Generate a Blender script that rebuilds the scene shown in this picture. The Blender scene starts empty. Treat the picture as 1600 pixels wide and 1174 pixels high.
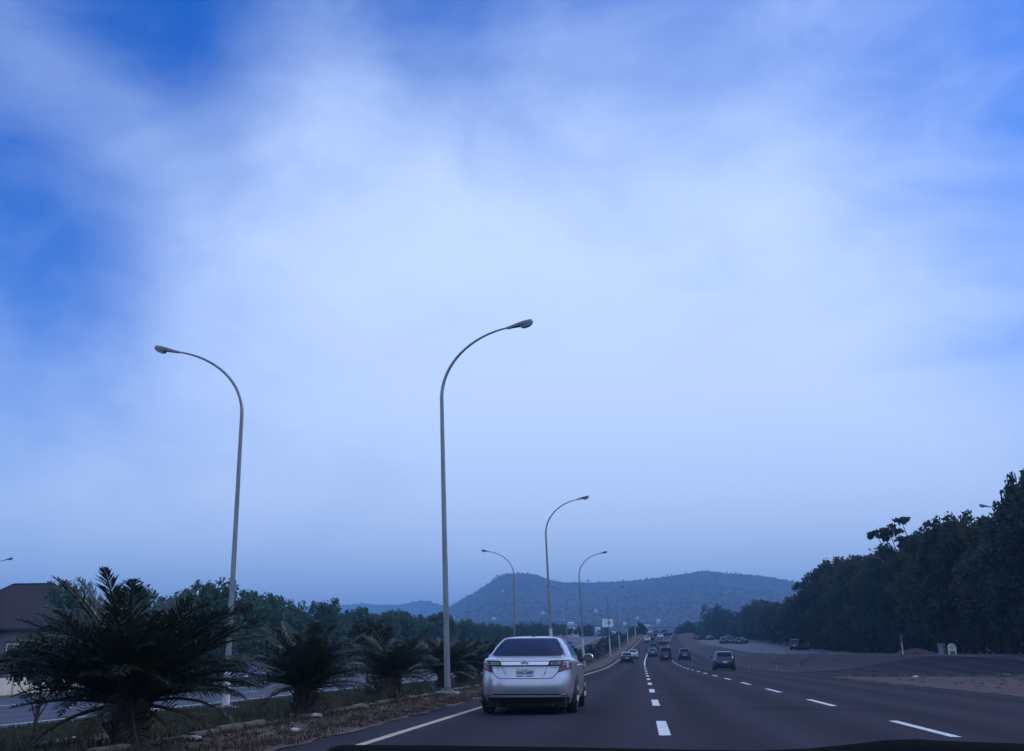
import bpy, bmesh, math, random
from mathutils import Vector, Matrix, noise
C = bpy.context.scene.collection
SC = bpy.context.scene
R = math.radians

# ------------------------------------------------------------------ camera, sky, sun
CAM_H = 1.1
def setup_camera():
    F, RHO = 1680.0, 0.006
    u, v = (1003-800)/F, -(1027-587)/F
    c, s = math.cos(-RHO), math.sin(-RHO)
    u0, v0 = c*u-s*v, s*u+c*v
    p = math.atan(-v0); a = math.atan(u0*math.cos(p))
    f0 = Vector((-math.sin(a), math.cos(a), 0)); r0 = Vector((math.cos(a), math.sin(a), 0))
    Z = Vector((0, 0, 1))
    fwd = f0*math.cos(p)+Z*math.sin(p); up0 = -f0*math.sin(p)+Z*math.cos(p)
    c, s = math.cos(RHO), math.sin(RHO)
    right = r0*c-up0*s; up = r0*s+up0*c
    cd = bpy.data.cameras.new('camera'); cam = bpy.data.objects.new('camera', cd); C.objects.link(cam)
    m = Matrix((right, up, -fwd)).transposed().to_4x4(); m.translation = Vector((0, 0, CAM_H))
    cam.matrix_world = m
    cd.sensor_width = 36; cd.lens = 36*F/1600; cd.clip_start = .05; cd.clip_end = 20000
    SC.camera = cam
    return fwd, right, up, F
FWD, RIGHT, UP, FPX = setup_camera()
def sky_dir(px, py):
    return (FWD+RIGHT*((px-800)/FPX)-UP*((py-587)/FPX)).normalized()

def xat(px, py, Y):
    d = sky_dir(px, py); return d.x*Y/d.y
def zat(px, py, Y):
    d = sky_dir(px, py); return CAM_H+d.z*Y/d.y
SUN_AZ, SUN_EL = R(72), R(36)          # azimuth clockwise from the road's direction (+Y)
SC.view_settings.view_transform = 'Standard'; SC.view_settings.look = 'None'
SC.view_settings.gamma = 1; SC.view_settings.exposure = 0.0; SC.view_settings.use_curve_mapping = False
sl = bpy.data.lights.new('sun', 'SUN'); sl.energy = 1.1; sl.angle = R(10); sl.color = (1, .92, .84)
so = bpy.data.objects.new('sun', sl); C.objects.link(so)
sdir = Vector((math.sin(SUN_AZ)*math.cos(SUN_EL), math.cos(SUN_AZ)*math.cos(SUN_EL), math.sin(SUN_EL)))
so.rotation_euler = sdir.to_track_quat('Z', 'Y').to_euler(); so.location = (60, 20, 80)

def make_world():
    w = bpy.data.worlds.new('World'); SC.world = w; w.use_nodes = True
    nt = w.node_tree; N = nt.nodes; L = nt.links; N.clear()
    out = N.new('ShaderNodeOutputWorld'); bg = N.new('ShaderNodeBackground'); bg.inputs[1].default_value = .1
    L.new(bg.outputs[0], out.inputs[0])
    sky = N.new('ShaderNodeTexSky'); sky.sky_type = 'NISHITA'; sky.sun_disc = False
    sky.sun_elevation = SUN_EL; sky.sun_rotation = SUN_AZ; sky.air_density = 1.2; sky.dust_density = .6
    tc = N.new('ShaderNodeTexCoord')
    def M(op, a, b=None, c=None):
        n = N.new('ShaderNodeMath'); n.operation = op
        for i, x in enumerate((a, b, c)):
            if x is None: continue
            if isinstance(x, (int, float)): n.inputs[i].default_value = x
            else: L.new(x, n.inputs[i])
        return n.outputs[0]
    def MR(x, a, b, c, d, smooth=True):
        n = N.new('ShaderNodeMapRange'); n.interpolation_type = 'SMOOTHSTEP' if smooth else 'LINEAR'
        L.new(x, n.inputs[0])
        for i, q in enumerate((a, b, c, d)): n.inputs[i+1].default_value = q
        return n.outputs[0]
    def mix(f, a, b):
        n = N.new('ShaderNodeMix'); n.data_type = 'RGBA'
        if isinstance(f, float): n.inputs[0].default_value = f
        else: L.new(f, n.inputs[0])
        for i, x in ((6, a), (7, b)):
            if isinstance(x, tuple): n.inputs[i].default_value = x
            else: L.new(x, n.inputs[i])
        return n.outputs[2]
    sep = N.new('ShaderNodeSeparateXYZ'); L.new(tc.outputs['Generated'], sep.inputs[0])
    z = M('MAXIMUM', sep.outputs[2], 0.0)
    # thin high cloud: two scales of warped noise over the whole dome
    mp = N.new('ShaderNodeMapping'); L.new(tc.outputs['Generated'], mp.inputs[0])
    mp.inputs['Location'].default_value = (1.7, .4, 2.3); mp.inputs['Rotation'].default_value = (R(15), R(-28), R(20)); mp.inputs['Scale'].default_value = (1.0, 1.0, 1.9)
    n1 = N.new('ShaderNodeTexNoise'); L.new(mp.outputs[0], n1.inputs[0])
    n1.inputs['Scale'].default_value = 2.6; n1.inputs['Detail'].default_value = 7; n1.inputs['Roughness'].default_value = .52; n1.inputs['Distortion'].default_value = .5
    n2 = N.new('ShaderNodeTexNoise'); L.new(mp.outputs[0], n2.inputs[0])
    n2.inputs['Scale'].default_value = 8.0; n2.inputs['Detail'].default_value = 8; n2.inputs['Roughness'].default_value = .6; n2.inputs['Distortion'].default_value = .8
    d = M('ADD', M('MULTIPLY', M('SUBTRACT', n1.outputs[0], .5), 1.15), M('MULTIPLY', M('SUBTRACT', n2.outputs[0], .5), .42))
    d = M('ADD', d, .60)
    def lobe(px, py, deg, amt, acc):
        v = sky_dir(px, py)
        vm = N.new('ShaderNodeVectorMath'); vm.operation = 'DOT_PRODUCT'
        L.new(tc.outputs['Generated'], vm.inputs[0]); vm.inputs[1].default_value = v
        return M('ADD', acc, MR(vm.outputs['Value'], math.cos(R(deg)), 1.0, 0.0, amt))
    for a in CLOUD_LOBES: d = lobe(*a, d)
    low = MR(z, .0, .30, .30, 0.0)          # cloud veil thickens towards the horizon
    d = M('ADD', d, low)
    cov = MR(d, -.25, 1.2, 0.0, 1.0, True)
    blue = N.new('ShaderNodeMix'); blue.data_type = 'RGBA'; blue.blend_type = 'MULTIPLY'; blue.inputs[0].default_value = 1
    L.new(sky.outputs[0], blue.inputs[6]); blue.inputs[7].default_value = SKY_TINT
    col = mix(cov, blue.outputs[2], CLOUD_COL)
    hz = MR(z, .0, .15, .66, 0.0)
    col = mix(hz, col, HORIZON_COL)
    L.new(col, bg.inputs[0])
CLOUD_LOBES = [(1050, 520, 30, .36), (620, 400, 18, .20), (-70, 430, 12, -.45), (0, 60, 15, -.34), (420, -30, 13, -.30), (900, 50, 13, -.30), (1180, -20, 12, -.24),
               (1330, 190, 9, .12), (480, 150, 6, .12), (1740, 330, 16, -.30), (110, 270, 8, .14), (600, -160, 19, -.30), (1150, 780, 17, .26), (1480, -60, 16, -.32)]
SKY_TINT = (.04, .56, 1.75, 1)
CLOUD_COL = (7.0, 8.9, 12.8, 1)
HORIZON_COL = (4.4, 7.3, 11.8, 1)
make_world()

# ------------------------------------------------------------------ helpers
def lk(o, parent=None):
    C.objects.link(o)
    if parent: o.parent = parent
    return o
def tag(o, label=None, cat=None, group=None, kind=None):
    if label: o['label'] = label
    if cat: o['category'] = cat
    if group: o['group'] = group
    if kind: o['kind'] = kind
    return o
def empty(name, loc=(0, 0, 0), rz=0, label=None, cat=None, group=None):
    o = bpy.data.objects.new(name, None); C.objects.link(o); o.location = loc; o.rotation_euler = (0, 0, rz)
    o.empty_display_size = .3
    return tag(o, label, cat, group)
def mesh_obj(name, V, Fc, mats, parent=None, smooth=False, mi=None, autosmooth=None):
    me = bpy.data.meshes.new(name); me.from_pydata([tuple(v) for v in V], [], Fc)
    for m in (mats if isinstance(mats, (list, tuple)) else [mats]): me.materials.append(m)
    if mi: me.polygons.foreach_set('material_index', mi)
    if smooth: me.polygons.foreach_set('use_smooth', [True]*len(me.polygons))
    me.update()
    if autosmooth: me.set_sharp_from_angle(angle=R(autosmooth))
    return lk(bpy.data.objects.new(name, me), parent)
class MB:
    def __init__(s): s.V = []; s.F = []
    def add(s, V, Fc):
        b = len(s.V); s.V += [Vector(v) for v in V]; s.F += [tuple(i+b for i in f) for f in Fc]; return s
    def box(s, c, d, rz=0, taper=1):
        x, y, z = d[0]/2, d[1]/2, d[2]/2; cr, sr = math.cos(rz), math.sin(rz); V = []
        for k in (-1, 1):
            t = taper if k > 0 else 1
            for a, b in ((-1, -1), (1, -1), (1, 1), (-1, 1)):
                X, Y = a*x*t, b*y*t; V.append((c[0]+X*cr-Y*sr, c[1]+X*sr+Y*cr, c[2]+k*z))
        return s.add(V, [(3, 2, 1, 0), (4, 5, 6, 7), (0, 1, 5, 4), (1, 2, 6, 5), (2, 3, 7, 6), (3, 0, 4, 7)])
    def tube(s, P, rad, n=8, cap=True):
        P = [Vector(p) for p in P]; V = []; Fc = []
        prev = None
        for i, p in enumerate(P):
            t = (P[min(i+1, len(P)-1)]-P[max(i-1, 0)]).normalized()
            if prev is None:
                a = Vector((0, 0, 1)) if abs(t.z) < .9 else Vector((1, 0, 0)); u = t.cross(a).normalized()
            else: u = (prev-t*prev.dot(t)).normalized()
            prev = u; w = t.cross(u); r = rad[i] if isinstance(rad, (list, tuple)) else rad
            for k in range(n):
                an = 2*math.pi*k/n; V.append(p+(u*math.cos(an)+w*math.sin(an))*r)
        for i in range(len(P)-1):
            for k in range(n): Fc.append((i*n+k, i*n+(k+1) % n, (i+1)*n+(k+1) % n, (i+1)*n+k))
        if cap: Fc += [tuple(range(n))[::-1], tuple((len(P)-1)*n+k for k in range(n))]
        return s.add(V, Fc)
    def lathe(s, prof, n=20, axis='z', c=(0, 0, 0)):
        V = []; Fc = []
        for r, h in prof:
            for k in range(n):
                a = 2*math.pi*k/n; x, y = r*math.cos(a), r*math.sin(a)
                p = (x, y, h) if axis == 'z' else ((h, x, y) if axis == 'x' else (x, h, y))
                V.append((p[0]+c[0], p[1]+c[1], p[2]+c[2]))
        for i in range(len(prof)-1):
            for k in range(n): Fc.append((i*n+k, i*n+(k+1) % n, (i+1)*n+(k+1) % n, (i+1)*n+k))
        Fc.append(tuple(range(n))[::-1]); Fc.append(tuple((len(prof)-1)*n+k for k in range(n)))
        return s.add(V, Fc)
    def build(s, name, mat, parent=None, smooth=False, autosmooth=None):
        return mesh_obj(name, s.V, s.F, mat, parent, smooth or bool(autosmooth), None, autosmooth)
def inst(o, parent=None, loc=None, rz=None, sc=None):
    c = o.copy(); C.objects.link(c)
    if parent: c.parent = parent
    if loc is not None: c.location = loc
    if rz is not None: c.rotation_euler = (0, 0, rz)
    if sc is not None: c.scale = sc if isinstance(sc, (tuple, list)) else (sc,)*3
    return c
def lerp(a, b, t): return a+(b-a)*t
def sst(a, b, x):
    t = min(1, max(0, (x-a)/(b-a))); return t*t*(3-2*t)
def interp(tab, x):
    if x <= tab[0][0]: return tab[0][1]
    for (a, b), (c, d) in zip(tab, tab[1:]):
        if x <= c: return b+(d-b)*(x-a)/(c-a)
    return tab[-1][1]

# ------------------------------------------------------------------ materials
def mat(name, col, rough=.7, metal=0, var=.0, vscale=5, col2=None, bump=0, bscale=40, spec=None, coat=0, trans=0, detail=6, lo=.35, hi=.65, stretch=None, third=None):
    m = bpy.data.materials.new(name); m.use_nodes = True; nt = m.node_tree; N = nt.nodes; L = nt.links
    b = N['Principled BSDF']; c4 = tuple(col)+(1,)
    b.inputs['Base Color'].default_value = c4; b.inputs['Roughness'].default_value = rough; b.inputs['Metallic'].default_value = metal
    if spec is not None: b.inputs['Specular IOR Level'].default_value = spec
    if coat: b.inputs['Coat Weight'].default_value = coat; b.inputs['Coat Roughness'].default_value = .06
    if trans: b.inputs['Transmission Weight'].default_value = trans
    tc = N.new('ShaderNodeTexCoord'); src = tc.outputs['Object']
    if stretch:
        mp = N.new('ShaderNodeMapping'); L.new(src, mp.inputs[0]); mp.inputs['Scale'].default_value = stretch; src = mp.outputs[0]
    if col2 is None and var: col2 = tuple(x*(1-var) for x in col)
    if col2 is not None:
        n = N.new('ShaderNodeTexNoise'); L.new(src, n.inputs[0]); n.inputs['Scale'].default_value = vscale; n.inputs['Detail'].default_value = detail; n.inputs['Roughness'].default_value = .6
        r = N.new('ShaderNodeValToRGB'); L.new(n.outputs[0], r.inputs[0])
        r.color_ramp.elements[0].position = lo; r.color_ramp.elements[1].position = hi
        r.color_ramp.elements[0].color = tuple(col2)+(1,); r.color_ramp.elements[1].color = c4
        o = r.outputs[0]
        if third is not None:
            n3 = N.new('ShaderNodeTexNoise'); L.new(tc.outputs['Object'], n3.inputs[0]); n3.inputs['Scale'].default_value = third[1]; n3.inputs['Detail'].default_value = 5
            r3 = N.new('ShaderNodeMapRange'); L.new(n3.outputs[0], r3.inputs[0]); r3.inputs[1].default_value = third[2]; r3.inputs[2].default_value = third[2]+.12
            mx = N.new('ShaderNodeMix'); mx.data_type = 'RGBA'; L.new(r3.outputs[0], mx.inputs[0]); L.new(o, mx.inputs[6]); mx.inputs[7].default_value = tuple(third[0])+(1,)
            o = mx.outputs[2]
        L.new(o, b.inputs['Base Color'])
    if bump:
        n = N.new('ShaderNodeTexNoise'); L.new(tc.outputs['Object'], n.inputs[0]); n.inputs['Scale'].default_value = bscale; n.inputs['Detail'].default_value = 5
        bp = N.new('ShaderNodeBump'); L.new(n.outputs[0], bp.inputs['Height']); bp.inputs['Strength'].default_value = bump; bp.inputs['Distance'].default_value = .02
        L.new(bp.outputs[0], b.inputs['Normal'])
    return m
M = {}
def asphalt(name, base, worn, rough=.85, spec=.10):
    m = mat(name, base, rough, 0, vscale=1.1, col2=worn, bump=.5, bscale=60, spec=spec, stretch=(1.2, .10, 1), lo=.3, hi=.7, third=(tuple(x*.72 for x in base), .23, .56))
    # fine aggregate speckle and wheel-path wear that runs along the road
    nt = m.node_tree; N = nt.nodes; L = nt.links; b = N['Principled BSDF']
    old = b.inputs['Base Color'].links[0].from_socket
    tc = N.new('ShaderNodeTexCoord'); n = N.new('ShaderNodeTexNoise'); L.new(tc.outputs['Object'], n.inputs[0]); n.inputs['Scale'].default_value = 22; n.inputs['Detail'].default_value = 8; n.inputs['Roughness'].default_value = .8
    mr = N.new('ShaderNodeMapRange'); L.new(n.outputs[0], mr.inputs[0]); mr.inputs[1].default_value = .25; mr.inputs[2].default_value = .75; mr.inputs[3].default_value = .6; mr.inputs[4].default_value = 1.4
    sp = N.new('ShaderNodeSeparateXYZ'); L.new(tc.outputs['Object'], sp.inputs[0])
    a = N.new('ShaderNodeMath'); a.operation = 'MULTIPLY_ADD'; L.new(sp.outputs[0], a.inputs[0]); a.inputs[1].default_value = 2*math.pi/1.98; a.inputs[2].default_value = 1.2
    s = N.new('ShaderNodeMath'); s.operation = 'SINE'; L.new(a.outputs[0], s.inputs[0])
    s2 = N.new('ShaderNodeMath'); s2.operation = 'MULTIPLY_ADD'; L.new(s.outputs[0], s2.inputs[0]); s2.inputs[1].default_value = .24; s2.inputs[2].default_value = 1.0
    ml = N.new('ShaderNodeMath'); ml.operation = 'MULTIPLY'; L.new(mr.outputs[0], ml.inputs[0]); L.new(s2.outputs[0], ml.inputs[1])
    vm = N.new('ShaderNodeVectorMath'); vm.operation = 'SCALE'; L.new(old, vm.inputs[0]); L.new(ml.outputs[0], vm.inputs[3]); L.new(vm.outputs[0], b.inputs['Base Color'])
    return m
M['asphalt'] = asphalt('asphalt', (.023, .019, .030), (.034, .028, .039))
M['asphalt2'] = asphalt('asphalt_old', (.040, .040, .054), (.056, .055, .072), .6, .28)
def worn_paint(name, col, under):
    m = mat(name, col, .6, vscale=9, col2=tuple(x*.75 for x in col), third=(under, 22, .545), bump=.3, bscale=60)
    return m
M['paint'] = worn_paint('white_road_paint', (.80, .80, .76), (.25, .24, .23))
M['paint_y'] = worn_paint('cream_road_paint', (.62, .46, .27), (.17, .14, .12))
M['ground'] = mat('dry_ground', (.055, .050, .030), .95, vscale=.35, col2=(.028, .030, .018), third=((.10, .06, .045), .8, .60), bump=.8, bscale=12)
M['verge'] = mat('dirt_verge', (.115, .070, .048), .95, vscale=1.3, col2=(.055, .038, .026), third=((.17, .125, .085), 3.0, .60), bump=1, bscale=18)
M['laterite'] = mat('red_laterite', (.078, .038, .040), .95, vscale=.9, col2=(.034, .019, .022), third=((.13, .07, .065), 2.2, .64), bump=1, bscale=9)
M['bank'] = mat('dark_earth_bank', (.036, .025, .031), .95, vscale=.8, col2=(.018, .014, .019), third=((.060, .042, .046), 1.7, .60), bump=1, bscale=8)
M['kerb'] = mat('kerb_concrete', (.135, .115, .095), .9, vscale=3, col2=(.06, .048, .038), bump=.8, bscale=20)
M['concrete'] = mat('concrete', (.32, .31, .29), .9, vscale=3, col2=(.2, .19, .17), bump=.5, bscale=25)
M['galv'] = mat('galvanised_steel', (.27, .27, .27), .4, .6, vscale=2.2, col2=(.18, .18, .18), bump=.05, stretch=(4, 4, .5))
M['sleeve'] = mat('pale_pole_paint', (.62, .60, .58), .6, vscale=3, col2=(.45, .42, .40))
M['lampbody'] = mat('lamp_housing', (.20, .21, .23), .5, .2, var=.3)
M['lens'] = mat('lamp_lens', (.22, .23, .26), .15, 0, spec=.8, var=.2)
M['rubber'] = mat('tyre_rubber', (.02, .02, .02), .8, var=.4, bump=.3)
M['black'] = mat('black_plastic', (.018, .018, .02), .5, var=.3)
M['chassis'] = mat('dark_underbody', (.012, .012, .012), .9, var=.3)
M['rim'] = mat('wheel_alloy', (.16, .16, .17), .5, .5, var=.2)
M['chrome'] = mat('chrome_trim', (.90, .90, .90), .25, .5, var=.05)
M['silver'] = mat('silver_paint', (.56, .55, .58), .32, .72, vscale=3, col2=(.52, .51, .54), coat=.6)
M['glass'] = mat('tinted_glass', (.003, .013, .060), .06, 0, var=.3, spec=.14)
M['red'] = mat('red_lamp_plastic', (.20, .005, .014), .18, 0, var=.4, spec=.7, coat=.5, vscale=30)
M['clear'] = mat('clear_lamp_plastic', (.62, .60, .62), .18, .1, var=.25, vscale=18, spec=.7, coat=.4)
M['plate'] = mat('number_plate', (.62, .64, .66), .5, var=.12, vscale=20)
M['ink'] = mat('plate_ink', (.015, .03, .12), .6, var=.2)
for n_, c_ in dict(white=(.62, .62, .62), darkgrey=(.035, .035, .042), navy=(.018, .03, .075), maroon=(.09, .012, .015), teal=(.02, .10, .12), midgrey=(.16, .16, .17), blue=(.012, .04, .10), ink_black=(.012, .012, .014)).items():
    M['p_'+n_] = mat('car_paint_'+n_, c_, .35, .2, var=.12, coat=.5)
M['bark'] = mat('bark', (.07, .055, .045), .95, vscale=6, col2=(.03, .025, .02), bump=1, bscale=15)
M['palmbark'] = mat('palm_bark', (.065, .045, .032), .95, vscale=8, col2=(.025, .018, .013), bump=1, bscale=20)
def leafmat(name, a, b, vs=.6, rough=.75, spec=.3):
    m = mat(name, a, rough, vscale=vs, col2=b, spec=spec, lo=.3, hi=.7)
    nt = m.node_tree; N = nt.nodes; L = nt.links; p = N['Principled BSDF']
    tr = N.new('ShaderNodeBsdfTranslucent'); mx = N.new('ShaderNodeMixShader'); mx.inputs[0].default_value = .25
    L.new(p.inputs['Base Color'].links[0].from_socket, tr.inputs[0])
    L.new(p.outputs[0], mx.inputs[1]); L.new(tr.outputs[0], mx.inputs[2]); L.new(mx.outputs[0], N['Material Output'].inputs[0])
    return m
M['leaf'] = leafmat('tree_leaves', (.040, .054, .026), (.018, .027, .015))
M['leaf2'] = leafmat('tree_leaves_pale', (.075, .150, .090), (.036, .075, .050))
M['leaf3'] = leafmat('tree_leaves_olive', (.085, .095, .035), (.040, .048, .020))
M['leaf4'] = leafmat('tree_leaves_blue_green', (.040, .085, .060), (.020, .040, .030))
M['frond'] = leafmat('palm_leaflets', (.034, .050, .028), (.016, .024, .015), 3, .42, .6)
M['dryfrond'] = leafmat('dry_palm_leaflets', (.12, .085, .05), (.05, .035, .022), 3)
M['grass'] = leafmat('grass_blades', (.060, .058, .030), (.028, .032, .018), .8)
M['drygrass'] = leafmat('dry_grass_blades', (.080, .058, .038), (.036, .029, .020), .8)
M['hill'] = mat('hill_scrub', (.031, .034, .026), .95, vscale=.008, col2=(.026, .029, .022), third=((.037, .037, .030), .03, .60), detail=10)
M['roof'] = mat('brown_roof', (.030, .015, .019), .85, vscale=1.5, col2=(.022, .011, .014))
M['wall'] = mat('cream_wall', (.60, .54, .46), .85, vscale=1.2, col2=(.48, .43, .36))
M['mauve'] = mat('shaded_wall_render', (.16, .12, .12), .9, vscale=1.2, col2=(.11, .085, .085))  # shade on the house walls is put into this dark mauve colour
M['whitewall'] = mat('white_wall', (.72, .72, .70), .8, vscale=.6, col2=(.55, .55, .53))
M['palroof'] = mat('pale_roof', (.42, .40, .42), .6, vscale=.6, col2=(.34, .32, .34))
M['dkroof'] = mat('rust_roof', (.14, .08, .07), .7, vscale=.6, col2=(.10, .07, .06))
M['window'] = mat('dark_window', (.02, .025, .03), .15, var=.3)
M['iron'] = mat('black_iron', (.02, .02, .022), .6, var=.3)
M['board'] = mat('white_billboard', (.90, .90, .86), .5, vscale=2, col2=(.85, .85, .8))
M['scrub'] = mat('scrub_leaves', (.034, .038, .027), .95, var=.3, vscale=.05)
M['smudge'] = mat('billboard_print', (.30, .28, .22), .6, var=.3)
M['signblue'] = mat('blue_sign', (.03, .10, .22), .5, var=.2)
M['litter'] = mat('litter_white', (.6, .6, .6), .6, var=.3)
M['dash'] = mat('dashboard_vinyl', (.002, .002, .0025), .95, var=.3, bump=.2, bscale=300, spec=.05)
M['markred'] = mat('faded_red_paint', (.30, .10, .09), .8, var=.3)

# ------------------------------------------------------------------ terrain
def zc(y):
    if y < 100: return 0.0
    if y < 300: return .00014*(y-100)**2
    if y < 430:
        t = y-300; return 5.6+.056*t-.056*t*t/260
    return 9.24
def cc(y): return 0.0 if y < 130 else .000121*(min(y, 900)-130)**2
LOW = -.70
def bankx(y): return 12.6+5.5*(1-sst(74, 112, y))-3.2*sst(150, 330, y)
def bankw(y): return 1.4+5.5*(1-sst(70, 98, y))
def side(x, y):
    if x < -6.5: 
        if x > -17: return lerp(.05, LOW, ((-6.5-x)/10.5)**1.0)
        return LOW
    if x < 10: return 0.0
    b = bankx(y); rise = 1.15*sst(60, 90, y)-3.4*sst(190, 400, y)
    return rise*sst(b-bankw(y), b+bankw(y), x)
def ridge(X):   # height of the far hills' skyline over the line Y = HY
    return interp(RIDGE, X)
HY = 2400.0
def az2x(px, Y): return (px-1003)/1745.*Y
def py2z(py, Y): return 1.1+(1027-py)/1780.*Y
RPX = [(560, 1010), (640, 975), (700, 950), (722, 937), (740, 928), (765, 911), (775, 902), (790, 897), (815, 896), (840, 899), (862, 908), (880, 911), (930, 911), (960, 910), (1000, 907), (1030, 903), (1060, 899), (1080, 896), (1095, 893), (1115, 894), (1130, 896), (1160, 898), (1200, 902), (1230, 907), (1252, 914), (1290, 930), (1360, 955), (1450, 985), (1550, 1010)]
RIDGE = [(xat(a, b, HY), zat(a, b, HY)) for a, b in RPX]
def hill_z(X, Y):
    r = max(9., ridge(X*HY/max(Y, 600)))
    t = (Y-650)/(HY-650)
    if t <= 0: return 9.24
    if t > 1: return lerp(r, 9, min(1, (t-1)*1.4))
    base = 9.2+(r-9.2)*(t**1.75)
    n = noise.fractal(Vector((X*.004, Y*.004, 3.1)), 1.0, 2.1, 5)
    env = math.sin(math.pi*min(1, t))**.8
    return base+n*16*env
def gz(x, y, road_rel=False):
    """ground height at world (x, y)"""
    X = x if road_rel else x-cc(y)
    return zc(y)+side(X, y)
YS = [-60, -40, -20, -10]+[i*1.5 for i in range(0, 81)]+[120+4*i for i in range(1, 81)]+[450, 470, 500, 540, 600, 700, 850, 1100, 1500, 2200, 3200, 4300]
XS = [-2600, -1500, -900, -500, -300, -200, -140, -100, -80, -60, -45, -38]+[-31-.0, -28, -24, -20, -17]+[-17+i*.75 for i in range(1, 14)]+[-6.5, -6.3, -4.7, -3, 0, 3, 6, 8, 10]+[10+.7*i for i in range(1, 29)]+[32, 36, 42, 50, 60, 80, 110, 160, 250, 400, 700, 1200, 2600]
XS = sorted(set(round(x, 3) for x in XS))
def sheet(name, xs, ys, m, off=0.0, kind='structure', jit=0, parent=None, smooth=True, xf=None):
    V = []; Fc = []; nx = len(xs)
    for y in ys:
        for x in xs:
            X = xf(x, y) if xf else x
            wx = X+(cc(y) if abs(X) < 1000 else 0)
            z = zc(y)+side(X, y)+off
            if jit: z += jit*noise.noise(Vector((wx*.9, y*.9, .3)))
            V.append((wx, y, z))
    for j in range(len(ys)-1):
        for i in range(nx-1):
            a = j*nx+i; Fc.append((a, a+1, a+nx+1, a+nx))
    o = mesh_obj(name, V, Fc, m, parent, smooth)
    if kind: o['kind'] = kind
    return o
def xsub(a, b): return [a]+[x for x in XS if a+.01 < x < b-.01]+[b]
def ysub(a, b): return [a]+[y for y in YS if a+.01 < y < b-.01]+[b]
sheet('ground', XS, YS, M['ground'])
sheet('road', xsub(-4.65, 10.3), ysub(-60, 600), M['asphalt'], .012, xf=lambda x, y: x if x < 4.2 else lerp(x, 4.2+(x-4.2)*.55, sst(150, 330, y)))
sheet('opposite_road', xsub(-31, -17.2), ysub(-60, 600), M['asphalt2'], .012)
sheet('far_service_road', xsub(-57, -49), ysub(-60, 600), M['asphalt2'], .012)
# verge between the kerb and the carriageway, with a ragged edge onto the asphalt
def ragged_strip(name, x0, x1, ys, m, off, amp, nx=8, jit=.0, side_left=False):
    def xf(x, y):
        t = (x-x0)/(x1-x0)
        e = amp*noise.fractal(Vector((y*.7, x0, 1.7)), 1, 2, 4)
        e0 = amp*.6*noise.fractal(Vector((y*.5, x0+9, 4.7)), 1, 2, 4)
        return lerp(x0+e0*(0 if not side_left else 1), x1+e, t)
    xs = [lerp(x0, x1, i/nx) for i in range(nx+1)]
    return sheet(name, xs, ys, m, off, jit=jit, xf=xf)
fy = [2+i*.4 for i in range(0, 160)]+[66+1.5*i for i in range(0, 45)]+[134+4*i for i in range(75)]
ragged_strip('dirt_verge', -6.3, -4.45, fy, M['verge'], .022, .22, jit=.012)
# link road, service road and the red-earth ground on the right
sheet('service_road', [0, .2, .4, .6, .8, 1.0], ysub(60, 600), M['asphalt2'], .03, xf=lambda t, y: lerp(bankx(y)+bankw(y)+1.0, 27.5, t))
sheet('link_road', [10.3]+[10.3+.7*i for i in range(1, 28)]+[30, 33, 36, 42, 50, 60, 80], [61.8]+[y for y in YS if 62 < y < 84]+[84], M['asphalt'], .022)
ragged_strip('red_dirt_ground', 10.0, 60, fy[:152], M['laterite'], .020, .9, nx=40, jit=.02, side_left=True)
# embankment: red earth bank between carriageway and service road, rough slope
def embank():
    ys = [83.5+.8*i for i in range(72)]+[141+3*i for i in range(95)]
    V = []; Fc = []; nx = 12
    for y in ys:
        for i in range(nx):
            t = i/(nx-1); b = bankx(y); X = lerp(b-bankw(y)-.5-1.2*sst(140, 300, y), b+bankw(y)+.9, t)
            env = math.sin(math.pi*t)*sst(83.5, 96, y)
            n = noise.fractal(Vector((X*.8, y*.45, 7.7)), 1, 2, 4)
            V.append((X+cc(y), y, zc(y)+side(X, y)+.035+env*(.10+.17*n)+.12*env*abs(math.sin(y*.42+2*n))))
    for j in range(len(ys)-1):
        for i in range(nx-1):
            a = j*nx+i; Fc.append((a, a+1, a+nx+1, a+nx))
    mesh_obj('embankment', V, Fc, M['bank'], smooth=True)['kind'] = 'structure'
embank()
# road markings: sheets just above the asphalt
def marking(name, x, w, segs, m):
    V = []; Fc = []
    for a, b in segs:
        n = max(1, int((b-a)/1.5)); st = len(V)
        for i in range(n+1):
            y = lerp(a, b, i/n)
            for s in (-1, 1): V.append((x+cc(y)+s*w/2, y, zc(y)+.018+(.0 if y < 100 else (y-100)*.0002)))
        for i in range(n): q = st+2*i; Fc.append((q, q+1, q+3, q+2))
    o = mesh_obj(name, V, Fc, m); o['kind'] = 'structure'
marking('edge_line', -3.68, .14, [(2, 430)], M['paint_y'])
P0, PER, DL = 16.3, 9.75, 3.6
marking('lane_marking', .29, .17, [(P0+PER*i, P0+PER*i+DL) for i in range(-1, 13)]+[(132, 250)], M['paint'])
marking('lane_marking', 4.24, .15, [(16.1+PER*i, 16.1+PER*i+DL*1.08) for i in range(-1, 42)], M['paint'])
marking('opposite_edge_line', -18.3, .14, [(2, 400)], M['paint'])
marking('opposite_lane_marking', -22.3, .14, [(5+9*i, 9+9*i) for i in range(40)], M['paint'])
marking('opposite_lane_marking', -26.3, .14, [(5+9*i, 9+9*i) for i in range(40)], M['paint'])
for o in bpy.data.objects:
    if o.name.startswith('opposite_') and 'road' not in o.name: o.location.z = LOW

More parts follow.
